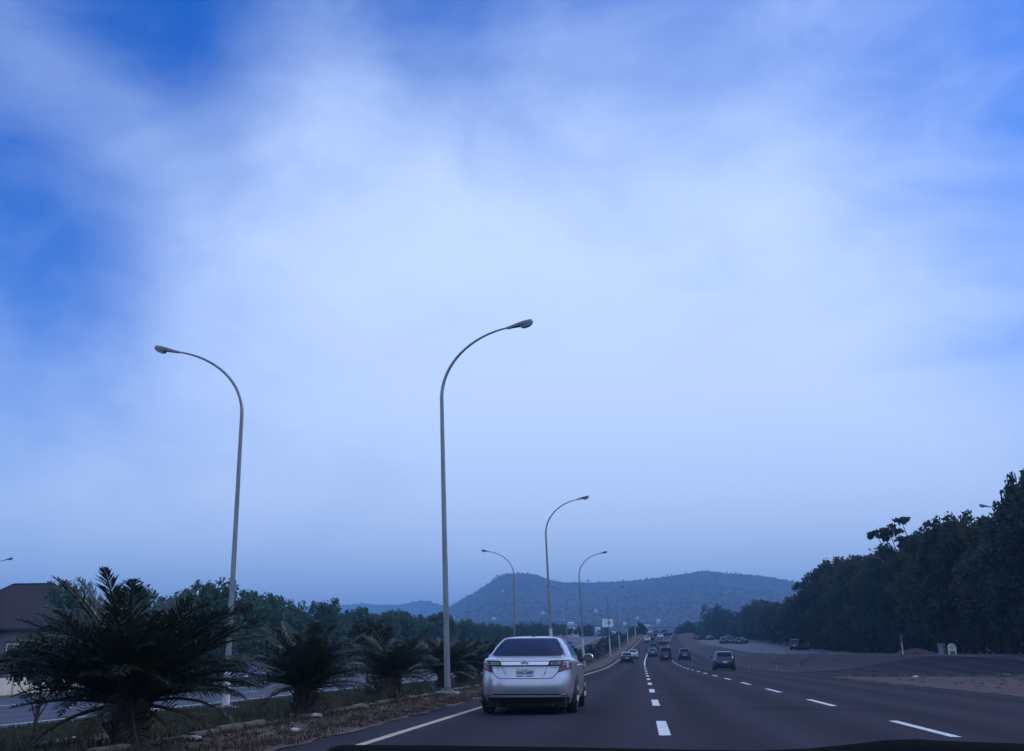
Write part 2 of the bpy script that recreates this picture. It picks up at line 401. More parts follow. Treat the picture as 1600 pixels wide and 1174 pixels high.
# kerb of separate stones along the median
def kerb():
    rng = random.Random(4)
    k = empty('kerb', (-6.42, 14, 0), 0, 'low broken concrete kerb between the grassy median and the dirt verge', 'kerb')
    me = MB().box((0, 0, 0), (.13, .94, .16), taper=.9).build('kerbstone', M['kerb'], k)
    first = True
    for i in range(110):
        y = -2+i*1.0
        if rng.random() < .13: continue
        o = me if first else inst(me, k); first = False
        o.location = (rng.uniform(-.03, .03), y, .02+rng.uniform(-.06, .02)); o.rotation_euler = (rng.uniform(-.02, .02), rng.uniform(-.12, .12), rng.uniform(-.03, .03))
    mb = MB()
    for i in range(120): 
        y = 123+i*1.5; mb.box((-6.42+cc(y), y, zc(y)+.02), (.13, 1.45, .16))
    o = mb.build('far_kerbstones', M['kerb'], k); o.location = (6.42, -14, 0); o['kind'] = 'stuff'
kerb()

# ------------------------------------------------------------------ hills
def hills():
    xs = [-1300+22*i for i in range(120)]; ys = [640+40*i for i in range(45)]+[HY+i*60 for i in range(1, 12)]
    ys = sorted(set(ys+[HY]))
    V = [(x*(y/HY if y < HY else 1), y, hill_z(x*(y/HY if y < HY else 1), y)-(.6 if y < 700 else 0)) for y in ys for x in xs]; nx = len(xs)
    Fc = [(j*nx+i, j*nx+i+1, (j+1)*nx+i+1, (j+1)*nx+i) for j in range(len(ys)-1) for i in range(nx-1)]
    mesh_obj('hill', V, Fc, M['hill'], smooth=True)['kind'] = 'structure'
    # farther, lower ridge on the left
    FY = 3900.
    pts = [(-200, 960), (100, 955), (300, 944), (370, 940), (405, 940), (430, 945), (455, 948), (480, 947), (520, 946), (560, 944), (600, 945), (630, 945), (645, 941), (660, 938), (675, 942), (700, 948), (760, 960), (900, 985)]
    tab = [(xat(a, b, FY), zat(a, b, FY)) for a, b in pts]
    xs = [-2350+22*i for i in range(100)]; ys = [2500+70*i for i in range(21)]+[4040, 4200, 4400]
    V = []
    for y in ys:
        for x in xs:
            t = min(1, (y-2500)/(FY-2500)); h = 8+(interp(tab, x*FY/max(y, 2500) if y < FY else x)-8)*(t**1.2)
            if y > FY: h *= 1-(y-FY)/700
            V.append((x, y, h+14*math.sin(math.pi*t)*noise.fractal(Vector((x*.004, y*.004, 9)), 1, 2, 4)))
    nx = len(xs); Fc = [(j*nx+i, j*nx+i+1, (j+1)*nx+i+1, (j+1)*nx+i) for j in range(len(ys)-1) for i in range(nx-1)]
    mesh_obj('far_hill', V, Fc, M['hill'], smooth=True)['kind'] = 'structure'
    # scrub that roughens the slopes and the skyline
    rng = random.Random(8); V = []; Fc = []
    def blob(x, y, z, r):
        b = len(V); n = 6
        for k, (rr, hh) in enumerate(((.7, -.2), (1, .35), (.6, .85))):
            for i in range(n):
                a = 2*math.pi*i/n+k; q = r*rr*rng.uniform(.75, 1.2); V.append((x+q*math.cos(a), y+q*math.sin(a), z+r*hh*rng.uniform(.8, 1.1)))
        V.append((x, y, z+r))
        for k in range(2):
            for i in range(n): Fc.append((b+k*n+i, b+k*n+(i+1) % n, b+(k+1)*n+(i+1) % n, b+(k+1)*n+i))
        for i in range(n): Fc.append((b+2*n+i, b+2*n+(i+1) % n, b+3*n))
    for i in range(13000):
        y = rng.uniform(900, HY+10)
        x = rng.uniform(-650, 620)*(y/HY)
        blob(x, y, hill_z(x, y), rng.uniform(.9, 2.5))
    for i in range(260):
        x = rng.uniform(-430, 420); blob(x, HY-rng.uniform(0, 20), hill_z(x, HY)-.8, rng.uniform(1., 2.2))
    for i in range(900):
        x = rng.uniform(-2000, -500); y = rng.uniform(FY-500, FY)
        t = min(1, (y-2500)/(FY-2500)); h = 8+(interp(tab, x*FY/y)-8)*(t**1.2)+14*math.sin(math.pi*t)*noise.fractal(Vector((x*.004, y*.004, 9)), 1, 2, 4)
        blob(x, y, h, rng.uniform(3, 7))
    o = mesh_obj('hillside_scrub', V, Fc, M['scrub'], smooth=True); tag(o, 'dark scrub covering the slopes of the hazy hills', 'scrub', kind='stuff')
hills()

# ------------------------------------------------------------------ trees
def leaf_quads(V, Fc, p, r, rng, flat=.6):
    d = Vector((rng.gauss(0, 1), rng.gauss(0, 1), rng.gauss(0, 1)*flat)).normalized()
    u = d.orthogonal().normalized(); w = d.cross(u)
    a = rng.uniform(0, 6.28); u2 = u*math.cos(a)+w*math.sin(a); w2 = d.cross(u2)
    b = len(V); l = r*rng.uniform(.7, 1.3); k = r*rng.uniform(.35, .6)
    V += [p-u2*l, p+w2*k+d*k*.3, p+u2*l, p-w2*k+d*k*.3]; Fc.append((b, b+1, b+2, b+3))
def make_tree(name, seed, H, rad, crown_lo, leaves, leafr, m, style='round', nl=16):
    """returns (trunk, crown) prototype objects with unit placement at the origin"""
    rng = random.Random(seed); tb = MB(); V = []; Fc = []
    hgt = H*crown_lo
    tr = [Vector((0, 0, -.2))]
    for i in range(1, 6):
        tr.append(Vector((rng.uniform(-.04, .04)*H*i/5, rng.uniform(-.04, .04)*H*i/5, H*.72*i/5)))
    tb.tube(tr, [H*.026, H*.021, H*.018, H*.015, H*.011, H*.006], 7)
    lobes = []
    for i in range(nl):
        t = (i+.5)/nl
        if style == 'umbrella':
            z = H*rng.uniform(.72, .97); rr = rad*rng.uniform(.3, 1.0); a = i*2.4; lr = rad*rng.uniform(.2, .34); sq = .38
        elif style == 'upright':
            z = H*lerp(crown_lo, .93, t); rr = rad*rng.uniform(.1, .75)*(1-.5*max(0, t-.4)); a = i*2.4+rng.uniform(-.5, .5); lr = rad*rng.uniform(.28, .45); sq = 1.15
        else:
            z = H*lerp(crown_lo+.04, .88, t**.9); rr = rad*rng.uniform(.25, .8)*math.sqrt(max(.08, 1-((t-.38)/.68)**2)); a = i*2.4+rng.uniform(-.6, .6); lr = rad*rng.uniform(.3, .48); sq = .8
        c = Vector((rr*math.cos(a), rr*math.sin(a), z)); lobes.append((c, lr, sq))
        s = tr[min(5, max(1, int(t*4)+1))]
        mid = s.lerp(c, .5)+Vector((0, 0, -.05*H)); tb.tube([s, mid, c], [H*.009, H*.006, H*.002], 5, False)
    if style != 'umbrella':
        lobes.append((Vector((0, 0, H*.9)), rad*.26, 1.3))
    wsum = sum(l[1]**2 for l in lobes)
    for c, lr, sq in lobes:
        n = int(leaves*lr**2/wsum)
        # sub-clumps give an uneven outline
        subs = [(c+Vector((rng.gauss(0, 1), rng.gauss(0, 1), rng.gauss(0, 1)*sq)).normalized()*lr*rng.uniform(.45, .95), lr*rng.uniform(.25, .5)) for _ in range(9)]
        for k in range(n):
            cc_, rr_ = subs[k % 9] if rng.random() < .8 else (c, lr*.9)
            d = Vector((rng.gauss(0, 1), rng.gauss(0, 1), rng.gauss(0, 1))).normalized()*rr_*(rng.random()**.4)
            p = cc_+Vector((d.x, d.y, d.z*sq)); leaf_quads(V, Fc, p, leafr, rng)
    t = tb.build('trunk', M['bark'], smooth=True); c = mesh_obj('crown', V, Fc, m)
    for o in (t, c): C.objects.unlink(o)
    return t, c
def put_tree(proto, name, loc, rz, sc, label, group=None, cat='tree'):
    e = empty(name, loc, rz, label, cat, group); e.scale = sc if isinstance(sc, tuple) else (sc,)*3
    for p in proto: inst(p, e)
    return e
RT = [make_tree('t', 10+i, 14, 4.6, .10, 7500, .28, M[['leaf', 'leaf4', 'leaf3', 'leaf'][i]], 'round', 24) for i in range(4)]
UMB = make_tree('u', 33, 15.6, 4.0, .5, 3200, .26, M['leaf'], 'umbrella', 14)
MT = [make_tree('m', 50+i, 9, 4.3, .08, 3600, .32, M[['leaf', 'leaf4', 'leaf3'][i]], 'round', 16) for i in range(3)]
DOME = make_tree('dome', 61, 10, 8, .30, 3600, .36, M['leaf'], 'round', 22)
LT = [make_tree('l', 70+i, 6.8, 2.5, .24, 6500, .17, M['leaf2'], 'upright', 20) for i in range(4)]
BT = [make_tree('b', 90+i, 2.4, 1.5, .05, 1500, .12, M['leaf'], 'round', 10) for i in range(3)]
rng = random.Random(5)
ORD = ['first', 'second', 'third', 'fourth', 'fifth', 'sixth', 'seventh', 'eighth', 'ninth', 'tenth', 'eleventh', 'twelfth', 'thirteenth', 'fourteenth', 'fifteenth', 'sixteenth', 'seventeenth', 'eighteenth', 'nineteenth', 'twentieth']
ORD += ['twenty-'+o for o in ORD[:9]]+['thirtieth']+['thirty-'+o for o in ORD[:9]]+['fortieth']+['forty-'+o for o in ORD[:9]]+['fiftieth']+['fifty-'+o for o in ORD[:9]]+['sixtieth']+['sixty-'+o for o in ORD[:9]]+['seventieth']+['seventy-'+o for o in ORD[:9]]
def right_row():
    # (y, X, height, proto)
    gR = 'tall trees in the dense row behind the right-hand service road'
    lab = 'tall dark broadleaf tree in the dense row behind the right-hand service road'
    y = 66
    tops = [(66, 13.8), (88, 14.4), (96, 14.6), (102, 13.2), (112, 14.6), (120, 13.0), (132, 13.2), (151, 14.0), (168, 14.2), (190, 15.0), (205, 14.3), (216, 12.6), (222, 9.6)]
    i = 0
    while y < 218:
        h = interp(tops, y)*rng.uniform(.93, 1.02); X = 31.5+rng.uniform(-.6, 1.2)
        p = RT[i % 4]; s = h/14
        L_ = '%s tree counted from the near end of the tall row right of the service road' % ORD[i]
        put_tree(p, 'broadleaf_tree', (X+cc(y), y, gz(X, y, True)-.1), rng.uniform(0, 6.28), (s*rng.uniform(.85, 1.05), s*rng.uniform(.85, 1.05), s), L_, gR)
        # second, deeper rank
        y2 = y+rng.uniform(1, 4); X2 = X+rng.uniform(5.5, 7); h2 = h*rng.uniform(.85, 1.0)
        put_tree(RT[(i+2) % 4], 'broadleaf_tree', (X2+cc(y2), y2, gz(X2, y2, True)-.1), rng.uniform(0, 6.28), h2/14, 'tall dark tree in the rear rank, mostly hidden behind the right-hand row', gR)
        # undergrowth in front
        q = BT[i % 3]; put_tree(q, 'bush', (X-2.2+rng.uniform(-.5, .5), y+rng.uniform(-2, 2), gz(X, y, True)-.1), rng.uniform(0, 6), rng.uniform(1.0, 1.7), '%s low dark bush from the near end, at the foot of the right-hand trees' % ORD[i], 'bushes at the foot of the right-hand tree row', 'bush')
        y += rng.uniform(5.0, 6.6); i += 1
    put_tree(UMB, 'flat_topped_tree', (32.3, 132, gz(31, 134, True)), .4, 1.06, 'tall tree with flat open layered crown standing above the right-hand tree row', None)
    put_tree(RT[1], 'broadleaf_tree', (33.8, 97, gz(31, 96, True)), 2.4, (.72, .72, 1.12), 'tallest tree of the right-hand row at the picture edge, rising above a street lamp')
    gM = 'lower trees farther along the right-hand row'
    y = 226; i = 0
    while y < 430:
        h = rng.uniform(8.8, 9.8)+2.6*sst(260, 400, y); X = 31.5+rng.uniform(-1, 2)
        s = h/9
        put_tree(MT[i % 3], 'broadleaf_tree', (X+cc(y), y, gz(X, y, True)-.1), rng.uniform(0, 6.28), s, '%s of the lower bluish trees beyond the tall part of the right-hand row' % ORD[i], gM)
        y += rng.uniform(6, 8.5)*(1-.3*sst(260, 330, y)); i += 1
    put_tree(DOME, 'broad_crowned_tree', (29.5, 428, 7.0), 1.0, (.88, .88, 1.25), 'wide dome-crowned tree near the far end of the right-hand row')
    for k, (yy, xx, s) in enumerate([(446, 30, 1.1), (462, 26, 1.0), (480, 22, .95), (440, 18.5, .9), (436, 36, 1.2), (500, 19, .9), (450, 15.5, .7)]):
        put_tree(MT[k % 3], 'broadleaf_tree', (xx, yy, 6.6), k, s, '%s hazy tree of the clump round the dome-crowned tree at the far end' % ORD[k], gM)
right_row()
def left_rows():
    g = 'bushy trees lining the far side of the opposite carriageway'
    lab = 'bushy upright green tree lining the far side of the opposite carriageway'
    y = 76; i = 0
    while y < 400:
        h = 7.3*rng.uniform(.84, 1.12)*(1-.42*sst(200, 300, y)); X = -36.2+rng.uniform(-1, .8)
        put_tree(LT[i % 4], 'roadside_tree', (X+cc(y), y, zc(y)+LOW-.05), rng.uniform(0, 6.28), h/6.8, '%s bushy tree from the near end, lining the opposite carriageway' % ORD[i], g)
        if i % 2 == 0:
            X2 = X-rng.uniform(4.5, 6.5); put_tree(LT[(i+1) % 4], 'roadside_tree', (X2+cc(y), y+2, zc(y)+LOW-.05), rng.uniform(0, 6.28), h/6.8*1.05, 'bushy green tree in the rear rank beyond the opposite carriageway', g)
        y += rng.uniform(3.6, 5.2)*(1 if y < 200 else 1.5); i += 1
    # young trees standing on the median
    for k, (x, y, h, l) in enumerate([(-11.8, 20.8, 2.05, 'young tree on a dark bare stem at the left picture edge beside the nearest palm'),
                                    (-11.2, 44.8, 3.0, 'small round tree on a thin stem in the grass median behind the second palm')]):
        put_tree(MEDT[k], 'young_tree', (x, y, gz(x, y)), k*2.1, h/3, l)
MEDT = [make_tree('y', 120+i, 3, 1.25, .46, 2600, .085, M['leaf'], 'round', 12) for i in range(2)]
left_rows()

# ------------------------------------------------------------------ palms
def frond_mesh(seed, Ln, droop, m, nl=34, lw=.017):
    """feather leaf growing along +X from the origin, rising then arching over"""
    rng = random.Random(seed); V = []; Fc = []
    P = []; ang = 0; p = Vector((0, 0, 0)); n = 12
    for i in range(n+1):
        P.append(p.copy()); t = i/n; a = -droop*t**1.6
        p = p+Vector((math.cos(a), 0, math.sin(a)))*(Ln/n)
    mb = MB(); mb.tube(P, [.016*(1-.85*i/n)+.002 for i in range(n+1)], 4, False); V = mb.V; Fc = mb.F
    for i in range(nl):
        t = .16+.84*(i+.5)/nl; k = t*n; j = min(n-1, int(k)); q = P[j].lerp(P[j+1], k-j)
        tan = (P[j+1]-P[j]).normalized(); up = Vector((0, 1, 0)).cross(tan)*-1
        ll = Ln*.235*math.sin(math.pi*min(1, .18+.80*t))**.7*rng.uniform(.8, 1.1)
        for s in (-1, 1):
            if rng.random() < .05: continue
            fw = lerp(.45, 1.3, t)*rng.uniform(.8, 1.2)
            d = (Vector((0, s, 0))+tan*fw+up*rng.uniform(-.15, .75)).normalized()
            sd = d.cross(up).normalized()
            w = lw*rng.uniform(.8, 1.2); b = len(V)
            mid = q+d*ll*.5; tip = q+d*ll-up*ll*.16*rng.uniform(.3, 1.4)
            V += [q-sd*w*.35, q+sd*w*.35, mid+sd*w, mid-sd*w, tip]
            Fc += [(b, b+1, b+2, b+3), (b+3, b+2, b+4)]
    o = mesh_obj('frond', V, Fc, m); C.objects.unlink(o); return o
FR = [frond_mesh(200+i, 1.0, d, M['frond'], 58, .0063) for i, d in enumerate((.35, .6, .85, 1.1, .8))]
FRD = [frond_mesh(300+i, 1.0, d, M['dryfrond'], 40, .006) for i, d in enumerate((1.3, 1.7))]
def palm(loc, size, nf, seed, label, group, trunk_h=.45):
    rng = random.Random(seed); e = empty('palm_tree', loc, rng.uniform(0, 6), label, 'palm', group)
    mb = MB(); r0 = .20*size
    mb.tube([(0, 0, -.1), (0, 0, .12*size), (.01, .01, trunk_h*.6), (0, 0, trunk_h), (0, 0, trunk_h+.25*size)], [r0*1.1, r0, r0*.85, r0*1.25, r0*.5], 12)
    for i in range(70):   # leaf-base stubs
        a = rng.uniform(0, 6.28); z = rng.uniform(.02, trunk_h*1.1); rr = r0*.9
        d = Vector((math.cos(a), math.sin(a), 1.2)).normalized(); b = Vector((rr*math.cos(a), rr*math.sin(a), z))
        mb.tube([b, b+d*rng.uniform(.10, .26)*size], [.035*size, .012*size], 4)
    mb.build('trunk', M['palmbark'], e, autosmooth=50)
    for i in range(nf):
        t = i/nf; a = i*2.39996+rng.uniform(-.25, .25)
        el = lerp(R(68), R(10), t**.82)+rng.uniform(-.18, .18)
        ln = size*rng.uniform(1.35, 1.85)*(1-.12*abs(t-.4)-.22*max(0, t-.55))
        dry = t > .93
        o = inst(rng.choice(FRD) if dry else FR[min(4, int(rng.uniform(0, 5)))], e)
        z = trunk_h+.22*size-.18*size*t
        o.location = (r0*.5*math.cos(a), r0*.5*math.sin(a), z)
        if dry: el = rng.uniform(-.5, .1)
        o.rotation_euler = (rng.uniform(-.4, .4), -el, a); o.scale = (ln, ln, ln)
    return e
gp = 'low bushy palms planted along the kerb of the median'
palm((-6.75, 14.2, .03), 1.08, 112, 11, 'largest and nearest bushy palm, in the lower left corner of the picture', gp, .46)
palm((-6.55, 21.2, .03), (.88), 70, 2, 'second nearest bushy palm, with a scrap of white litter at its foot', gp, .46)
palm((-6.45, 28.5, .03), .82, 62, 3, 'third palm along the kerb, thick dark trunk just left of the near street lamp', gp, .56)
palm((-7.3, 40.5, .03), .95, 70, 4, 'palm directly behind the foot of the near street lamp', gp, .50)
palm((-7.7, 47.5, .03), .95, 66, 5, 'palm seen between the near street lamp and the silver car', gp, .50)
def median_bushes():
    g = 'low palms and bushes farther along the median'
    proto = [FR[i] for i in range(5)]
    # small median palms made of one crown mesh each, too far for single fronds
    crowns = []
    for s in range(3):
        rng2 = random.Random(400+s); V = []; Fc = []
        for i in range(46):
            f = rng2.choice(FR).data; a = i*2.4; el = lerp(R(80), R(0), (i/46)**.85)+rng2.uniform(-.1, .1); ln = rng2.uniform(1.3, 1.7)
            mt = Matrix.Translation((0, 0, .6)) @ Matrix.Rotation(a, 4, 'Z') @ Matrix.Rotation(-el, 4, 'Y') @ Matrix.Scale(ln, 4)
            b = len(V); V += [mt @ v.co for v in f.vertices]; Fc += [tuple(x+b for x in p.vertices) for p in f.polygons]
        o = mesh_obj('crown', V, Fc, M['frond']); C.objects.unlink(o)
        t = MB().tube([(0, 0, -.1), (0, 0, .3), (0, 0, .7)], [.22, .2, .16], 8).build('trunk', M['palmbark']); C.objects.unlink(t)
        crowns.append((t, o))
    rr = random.Random(12); y = 55; i = 0
    while y < 330:
        X = -7.7+rr.uniform(-.5, .5)
        put_tree(crowns[i % 3], 'palm_tree', (X+cc(y), y, gz(X, y, True)), rr.uniform(0, 6), rr.uniform(.85, 1.15), '%s small palm beyond the silver car in the dark line on the median' % ORD[i], g, 'palm')
        if i % 2:
            X = -10.5+rr.uniform(-1.5, 1); put_tree(BT[i % 3], 'bush', (X+cc(y), y+3, gz(X, y, True)), rr.uniform(0, 6), rr.uniform(.7, 1.0), '%s dark bush on the median beyond the silver car, left of the palms' % ORD[i//2], 'bushes on the median', 'bush')
        y += rr.uniform(5.5, 8); i += 1
    for X, y, s in ((-5.4, 330, 1.3), (-4.6, 345, 1.6), (-3.8, 352, 1.2)):
        put_tree(BT[1], 'bush', (X+cc(y)-1.5, y, zc(y)), 1, s, {330: 'nearest', 345: 'tallest', 352: 'farthest'}[y]+' of three rounded dark bushes at the left road edge near the crest', 'bushes near the crest', 'bush')
    put_tree(BT[2], 'bush', (-8.2, 34.5, gz(-8.2, 34.5)), 1, .42, 'small scrubby bush in the grass between the third palm and the street lamp', None, 'bush')
median_bushes()

# ------------------------------------------------------------------ grass, litter
def grass():
    rr = random.Random(77); V = []; Fc = []
    for i in range(52000):
        y = 10+70*rr.random()**1.6; x = rr.uniform(-17.3, -6.55)
        if noise.noise(Vector((x*.5, y*.35, 0)))<-.28 and rr.random() < .8: continue
        z = gz(x, y); h = rr.uniform(.05, .15)*(1+.5*noise.noise(Vector((x*.3, y*.3, 5)))); a = rr.uniform(0, 6.28); w = rr.uniform(.02, .045)
        b = len(V); ca, sa = math.cos(a), math.sin(a); l = rr.uniform(-.06, .06)
        V += [(x-ca*w, y-sa*w, z-.01), (x+ca*w, y+sa*w, z-.01), (x+l, y+rr.uniform(-.06, .06), z+h)]; Fc.append((b, b+1, b+2))
    tag(mesh_obj('grass', V, Fc, M['grass']), 'short dull green grass growing on the median', 'grass', kind='stuff')
    V = []; Fc = []
    def tuft(x, y, n, hh):
        z = gz(x, y)+.02
        for k in range(n):
            a = rr.uniform(0, 6.28); w = rr.uniform(.008, .016); h = hh*rr.uniform(.6, 1.2); b = len(V); ca, sa = math.cos(a), math.sin(a)
            px, py = x+rr.gauss(0, .05), y+rr.gauss(0, .05)
            V.extend([(px-ca*w, py-sa*w, z-.01), (px+ca*w, py+sa*w, z-.01), (px+rr.gauss(0, .05), py+rr.gauss(0, .05), z+h)]); Fc.append((b, b+1, b+2))
    for i in range(3600):
        y = 8+70*rr.random()**1.5; e = rr.random(); x = -6.3+rr.gauss(0, .14) if e < .3 else (-4.9+rr.gauss(0, .3) if e < .62 else rr.uniform(-6.3, -4.7))
        x = min(x, -4.62)
        tuft(x, y, 7, .07)
    for i in range(700):
        y = rr.uniform(25, 61); tuft(rr.uniform(11.5, 30), y, 6, .08)
    tag(mesh_obj('dry_grass', V, Fc, M['drygrass']), 'dry straw-coloured grass tufts scattered over the dirt verges', 'grass', kind='stuff')
    V = []; Fc = []
    for i in range(2600):
        if rr.random() < .7: y = 9+60*rr.random()**1.5; x = rr.uniform(-6.6, -4.5)
        else: y = rr.uniform(25, 61); x = rr.uniform(10.6, 30)
        z = gz(x, y)+.02; r = rr.uniform(.012, .045); b = len(V)
        V += [(x+r*rr.uniform(.7, 1.2), y, z), (x, y+r, z), (x-r*rr.uniform(.7, 1.2), y, z), (x, y-r, z), (x+rr.uniform(-.3, .3)*r, y, z+r*rr.uniform(.6, 1.2))]
        Fc += [(b, b+1, b+4), (b+1, b+2, b+4), (b+2, b+3, b+4), (b+3, b, b+4)]
    tag(mesh_obj('gravel', V, Fc, M['verge']), 'loose stones and clods on the dirt beside the road', 'gravel', kind='stuff')
grass()
def rock(name, loc, r, m, seed, label, cat, flat=.6):
    rr = random.Random(seed); bm = bmesh.new(); bmesh.ops.create_icosphere(bm, subdivisions=2, radius=r)
    for v in bm.verts:
        n = 1+.35*noise.noise(v.co*(2.2/r)+Vector((seed, 0, 0))); v.co *= n; v.co.z *= flat
    me = bpy.data.meshes.new(name); bm.to_mesh(me); bm.free(); me.materials.append(m)
    o = lk(bpy.data.objects.new(name, me)); o.location = loc; return tag(o, label, cat)
def bag(loc, r, seed, label):
    rr = random.Random(seed); V = []; Fc = []; n = 10
    for j in range(5):
        for i in range(n):
            a = 6.283*i/n; q = r*(1, .95, .75, .4, .12)[j]*rr.uniform(.75, 1.2); V.append((q*math.cos(a)*1.5, q*math.sin(a), r*(.0, .3, .55, .7, .78)[j]*rr.uniform(.8, 1.15)))
    for j in range(4):
        for i in range(n): Fc.append((j*n+i, j*n+(i+1) % n, (j+1)*n+(i+1) % n, (j+1)*n+i))
    o = mesh_obj('plastic_bag', V, Fc, M['litter']); o.location = loc; tag(o, label, 'litter')
bag((-6.25, 21.0, .03), .09, 1, 'crumpled white plastic bag at the foot of the second palm')
bag((-6.2, 15.1, .03), .075, 2, 'crumpled white plastic scrap by the trunk of the nearest palm')
bag((-5.35, 16.9, .03), .06, 3, 'small bluish white scrap of litter on the dirt verge near the road edge')
bag((-9.1, 17.2, gz(-9.1, 17.2)+.04), .03, 4, 'tiny white scrap of litter in the grass left of the nearest palm')
bag((13.6, 58, .05), .10, 5, 'white scrap of litter on the far edge of the red dirt patch')
rock('stone', (-6.2, 24.5, .05), .12, M['kerb'], 3, 'dark stone on the kerb line between the second and third palms', 'stone')
rock('stone', (-9.8, 24.2, gz(-9.8, 24)+.05), .10, M['chassis'], 5, 'small black lump in the grass right of the nearest palm', 'stone')
rock('stone', (18.6, 60.2, .08), .28, M['kerb'], 9, 'pale broken stone at the top edge of the red dirt patch', 'stone', .35)
rock('tarmac_patch', (-23.4, 60.5, LOW+.02), .55, M['chassis'], 12, 'dark flattened tyre scrap lying on the opposite carriageway', 'scrap', .12)

# ------------------------------------------------------------------ street lamps
LAMP_H = 12.25
def lamp_proto(arm, sleeve, side_=1, H=12.0, lean=.03):
    e = empty('street_lamp'); s = side_
    P = [(0, 0, .0), (0, 0, .25)]
    n = 8; Hs = H-2.75
    for i in range(1, n+1): P.append((-s*lean*Hs*i/n, 0, .25+(Hs-.25)*i/n))
    top = Vector(P[-1]); rad = [.105]*2+[lerp(.10, .062, i/n) for i in range(1, n+1)]
    m = 16
    for i in range(1, m+1):
        a = (math.pi/2-R(12))*i/m
        P.append((top.x+s*(arm*(1-math.cos(a))/(1-math.cos(math.pi/2-R(12)))*1.0)-s*lean*.4*math.sin(a), 0, top.z+2.35*math.sin(a)/math.sin(math.pi/2-R(12)))); rad.append(lerp(.058, .030, i/m))
    MB().tube(P, rad, 12).build('pole', M['galv'], e, smooth=True)
    end = Vector(P[-1]); t = Vector((s*math.cos(R(13)), 0, math.sin(R(13)))); up = Vector((-t.z*s, 0, t.x*s))
    # luminaire: tapered housing and a bowl hanging under its outer end
    V = []; Fc = []
    st = [(-.06, .045, .035, -.045), (.10, .06, .045, -.045), (.34, .12, .07, -.05), (.62, .135, .085, -.055), (.78, .11, .08, -.05), (.84, .05, .045, -.03)]
    for d, w, hu, hd in st:
        c = end+t*d
        for (yy, zz) in ((-w*.55, hu), (w*.55, hu), (w, hu*.35), (w, hd), (-w, hd), (-w, hu*.35)): V.append(c+Vector((0, yy, 0))+up*zz)
    for i in range(len(st)-1):
        for k in range(6): Fc.append((i*6+k, i*6+(k+1) % 6, (i+1)*6+(k+1) % 6, (i+1)*6+k))
    Fc += [(5, 4, 3, 2, 1, 0), tuple(30+k for k in range(6))]
    h = mesh_obj('lamp_head', V, Fc, M['lampbody'], e)
    V = []; Fc = []
    st = [(.38, .06, -.05, -.065), (.43, .095, -.05, -.13), (.55, .11, -.05, -.15), (.70, .105, -.05, -.135), (.80, .07, -.045, -.08)]
    for d, w, a, b in st:
        c = end+t*d
        for (yy, zz) in ((-w, a), (w, a), (w*.8, b), (-w*.8, b)): V.append(c+Vector((0, yy, 0))+up*zz)
    for i in range(len(st)-1):
        for k in range(4): Fc.append((i*4+k, i*4+(k+1) % 4, (i+1)*4+(k+1) % 4, (i+1)*4+k))
    Fc += [(3, 2, 1, 0), (16, 17, 18, 19)]
    l = mesh_obj('lens', V, Fc, M['lens'], h)
    if sleeve:
        q = MB(); hh = sleeve
        q.tube([(0, 0, .02), (0, 0, .25), (-s*lean*hh, 0, hh)], [.125, .120, .112], 12).build('pole_sleeve', M['sleeve'], e, smooth=False, autosmooth=50)
    b = MB().box((0, 0, .02), (.72, .62, .12), taper=.94); b.build('base_slab', M['concrete'], e)
    p = MB().box((0, 0, .10), (.36, .36, .04)); 
    for a in (-1, 1):
        for c_ in (-1, 1): p.lathe([(.018, .12), (.018, .17)], 6, c=(a*.14, c_*.14, 0))
    p.build('base_plate', M['galv'], e)
    return e
def copy_tree(o, parent=None):
    c = o.copy(); C.objects.link(c)
    if parent: c.parent = parent
    for ch in list(o.children): copy_tree(ch, c)
    return c
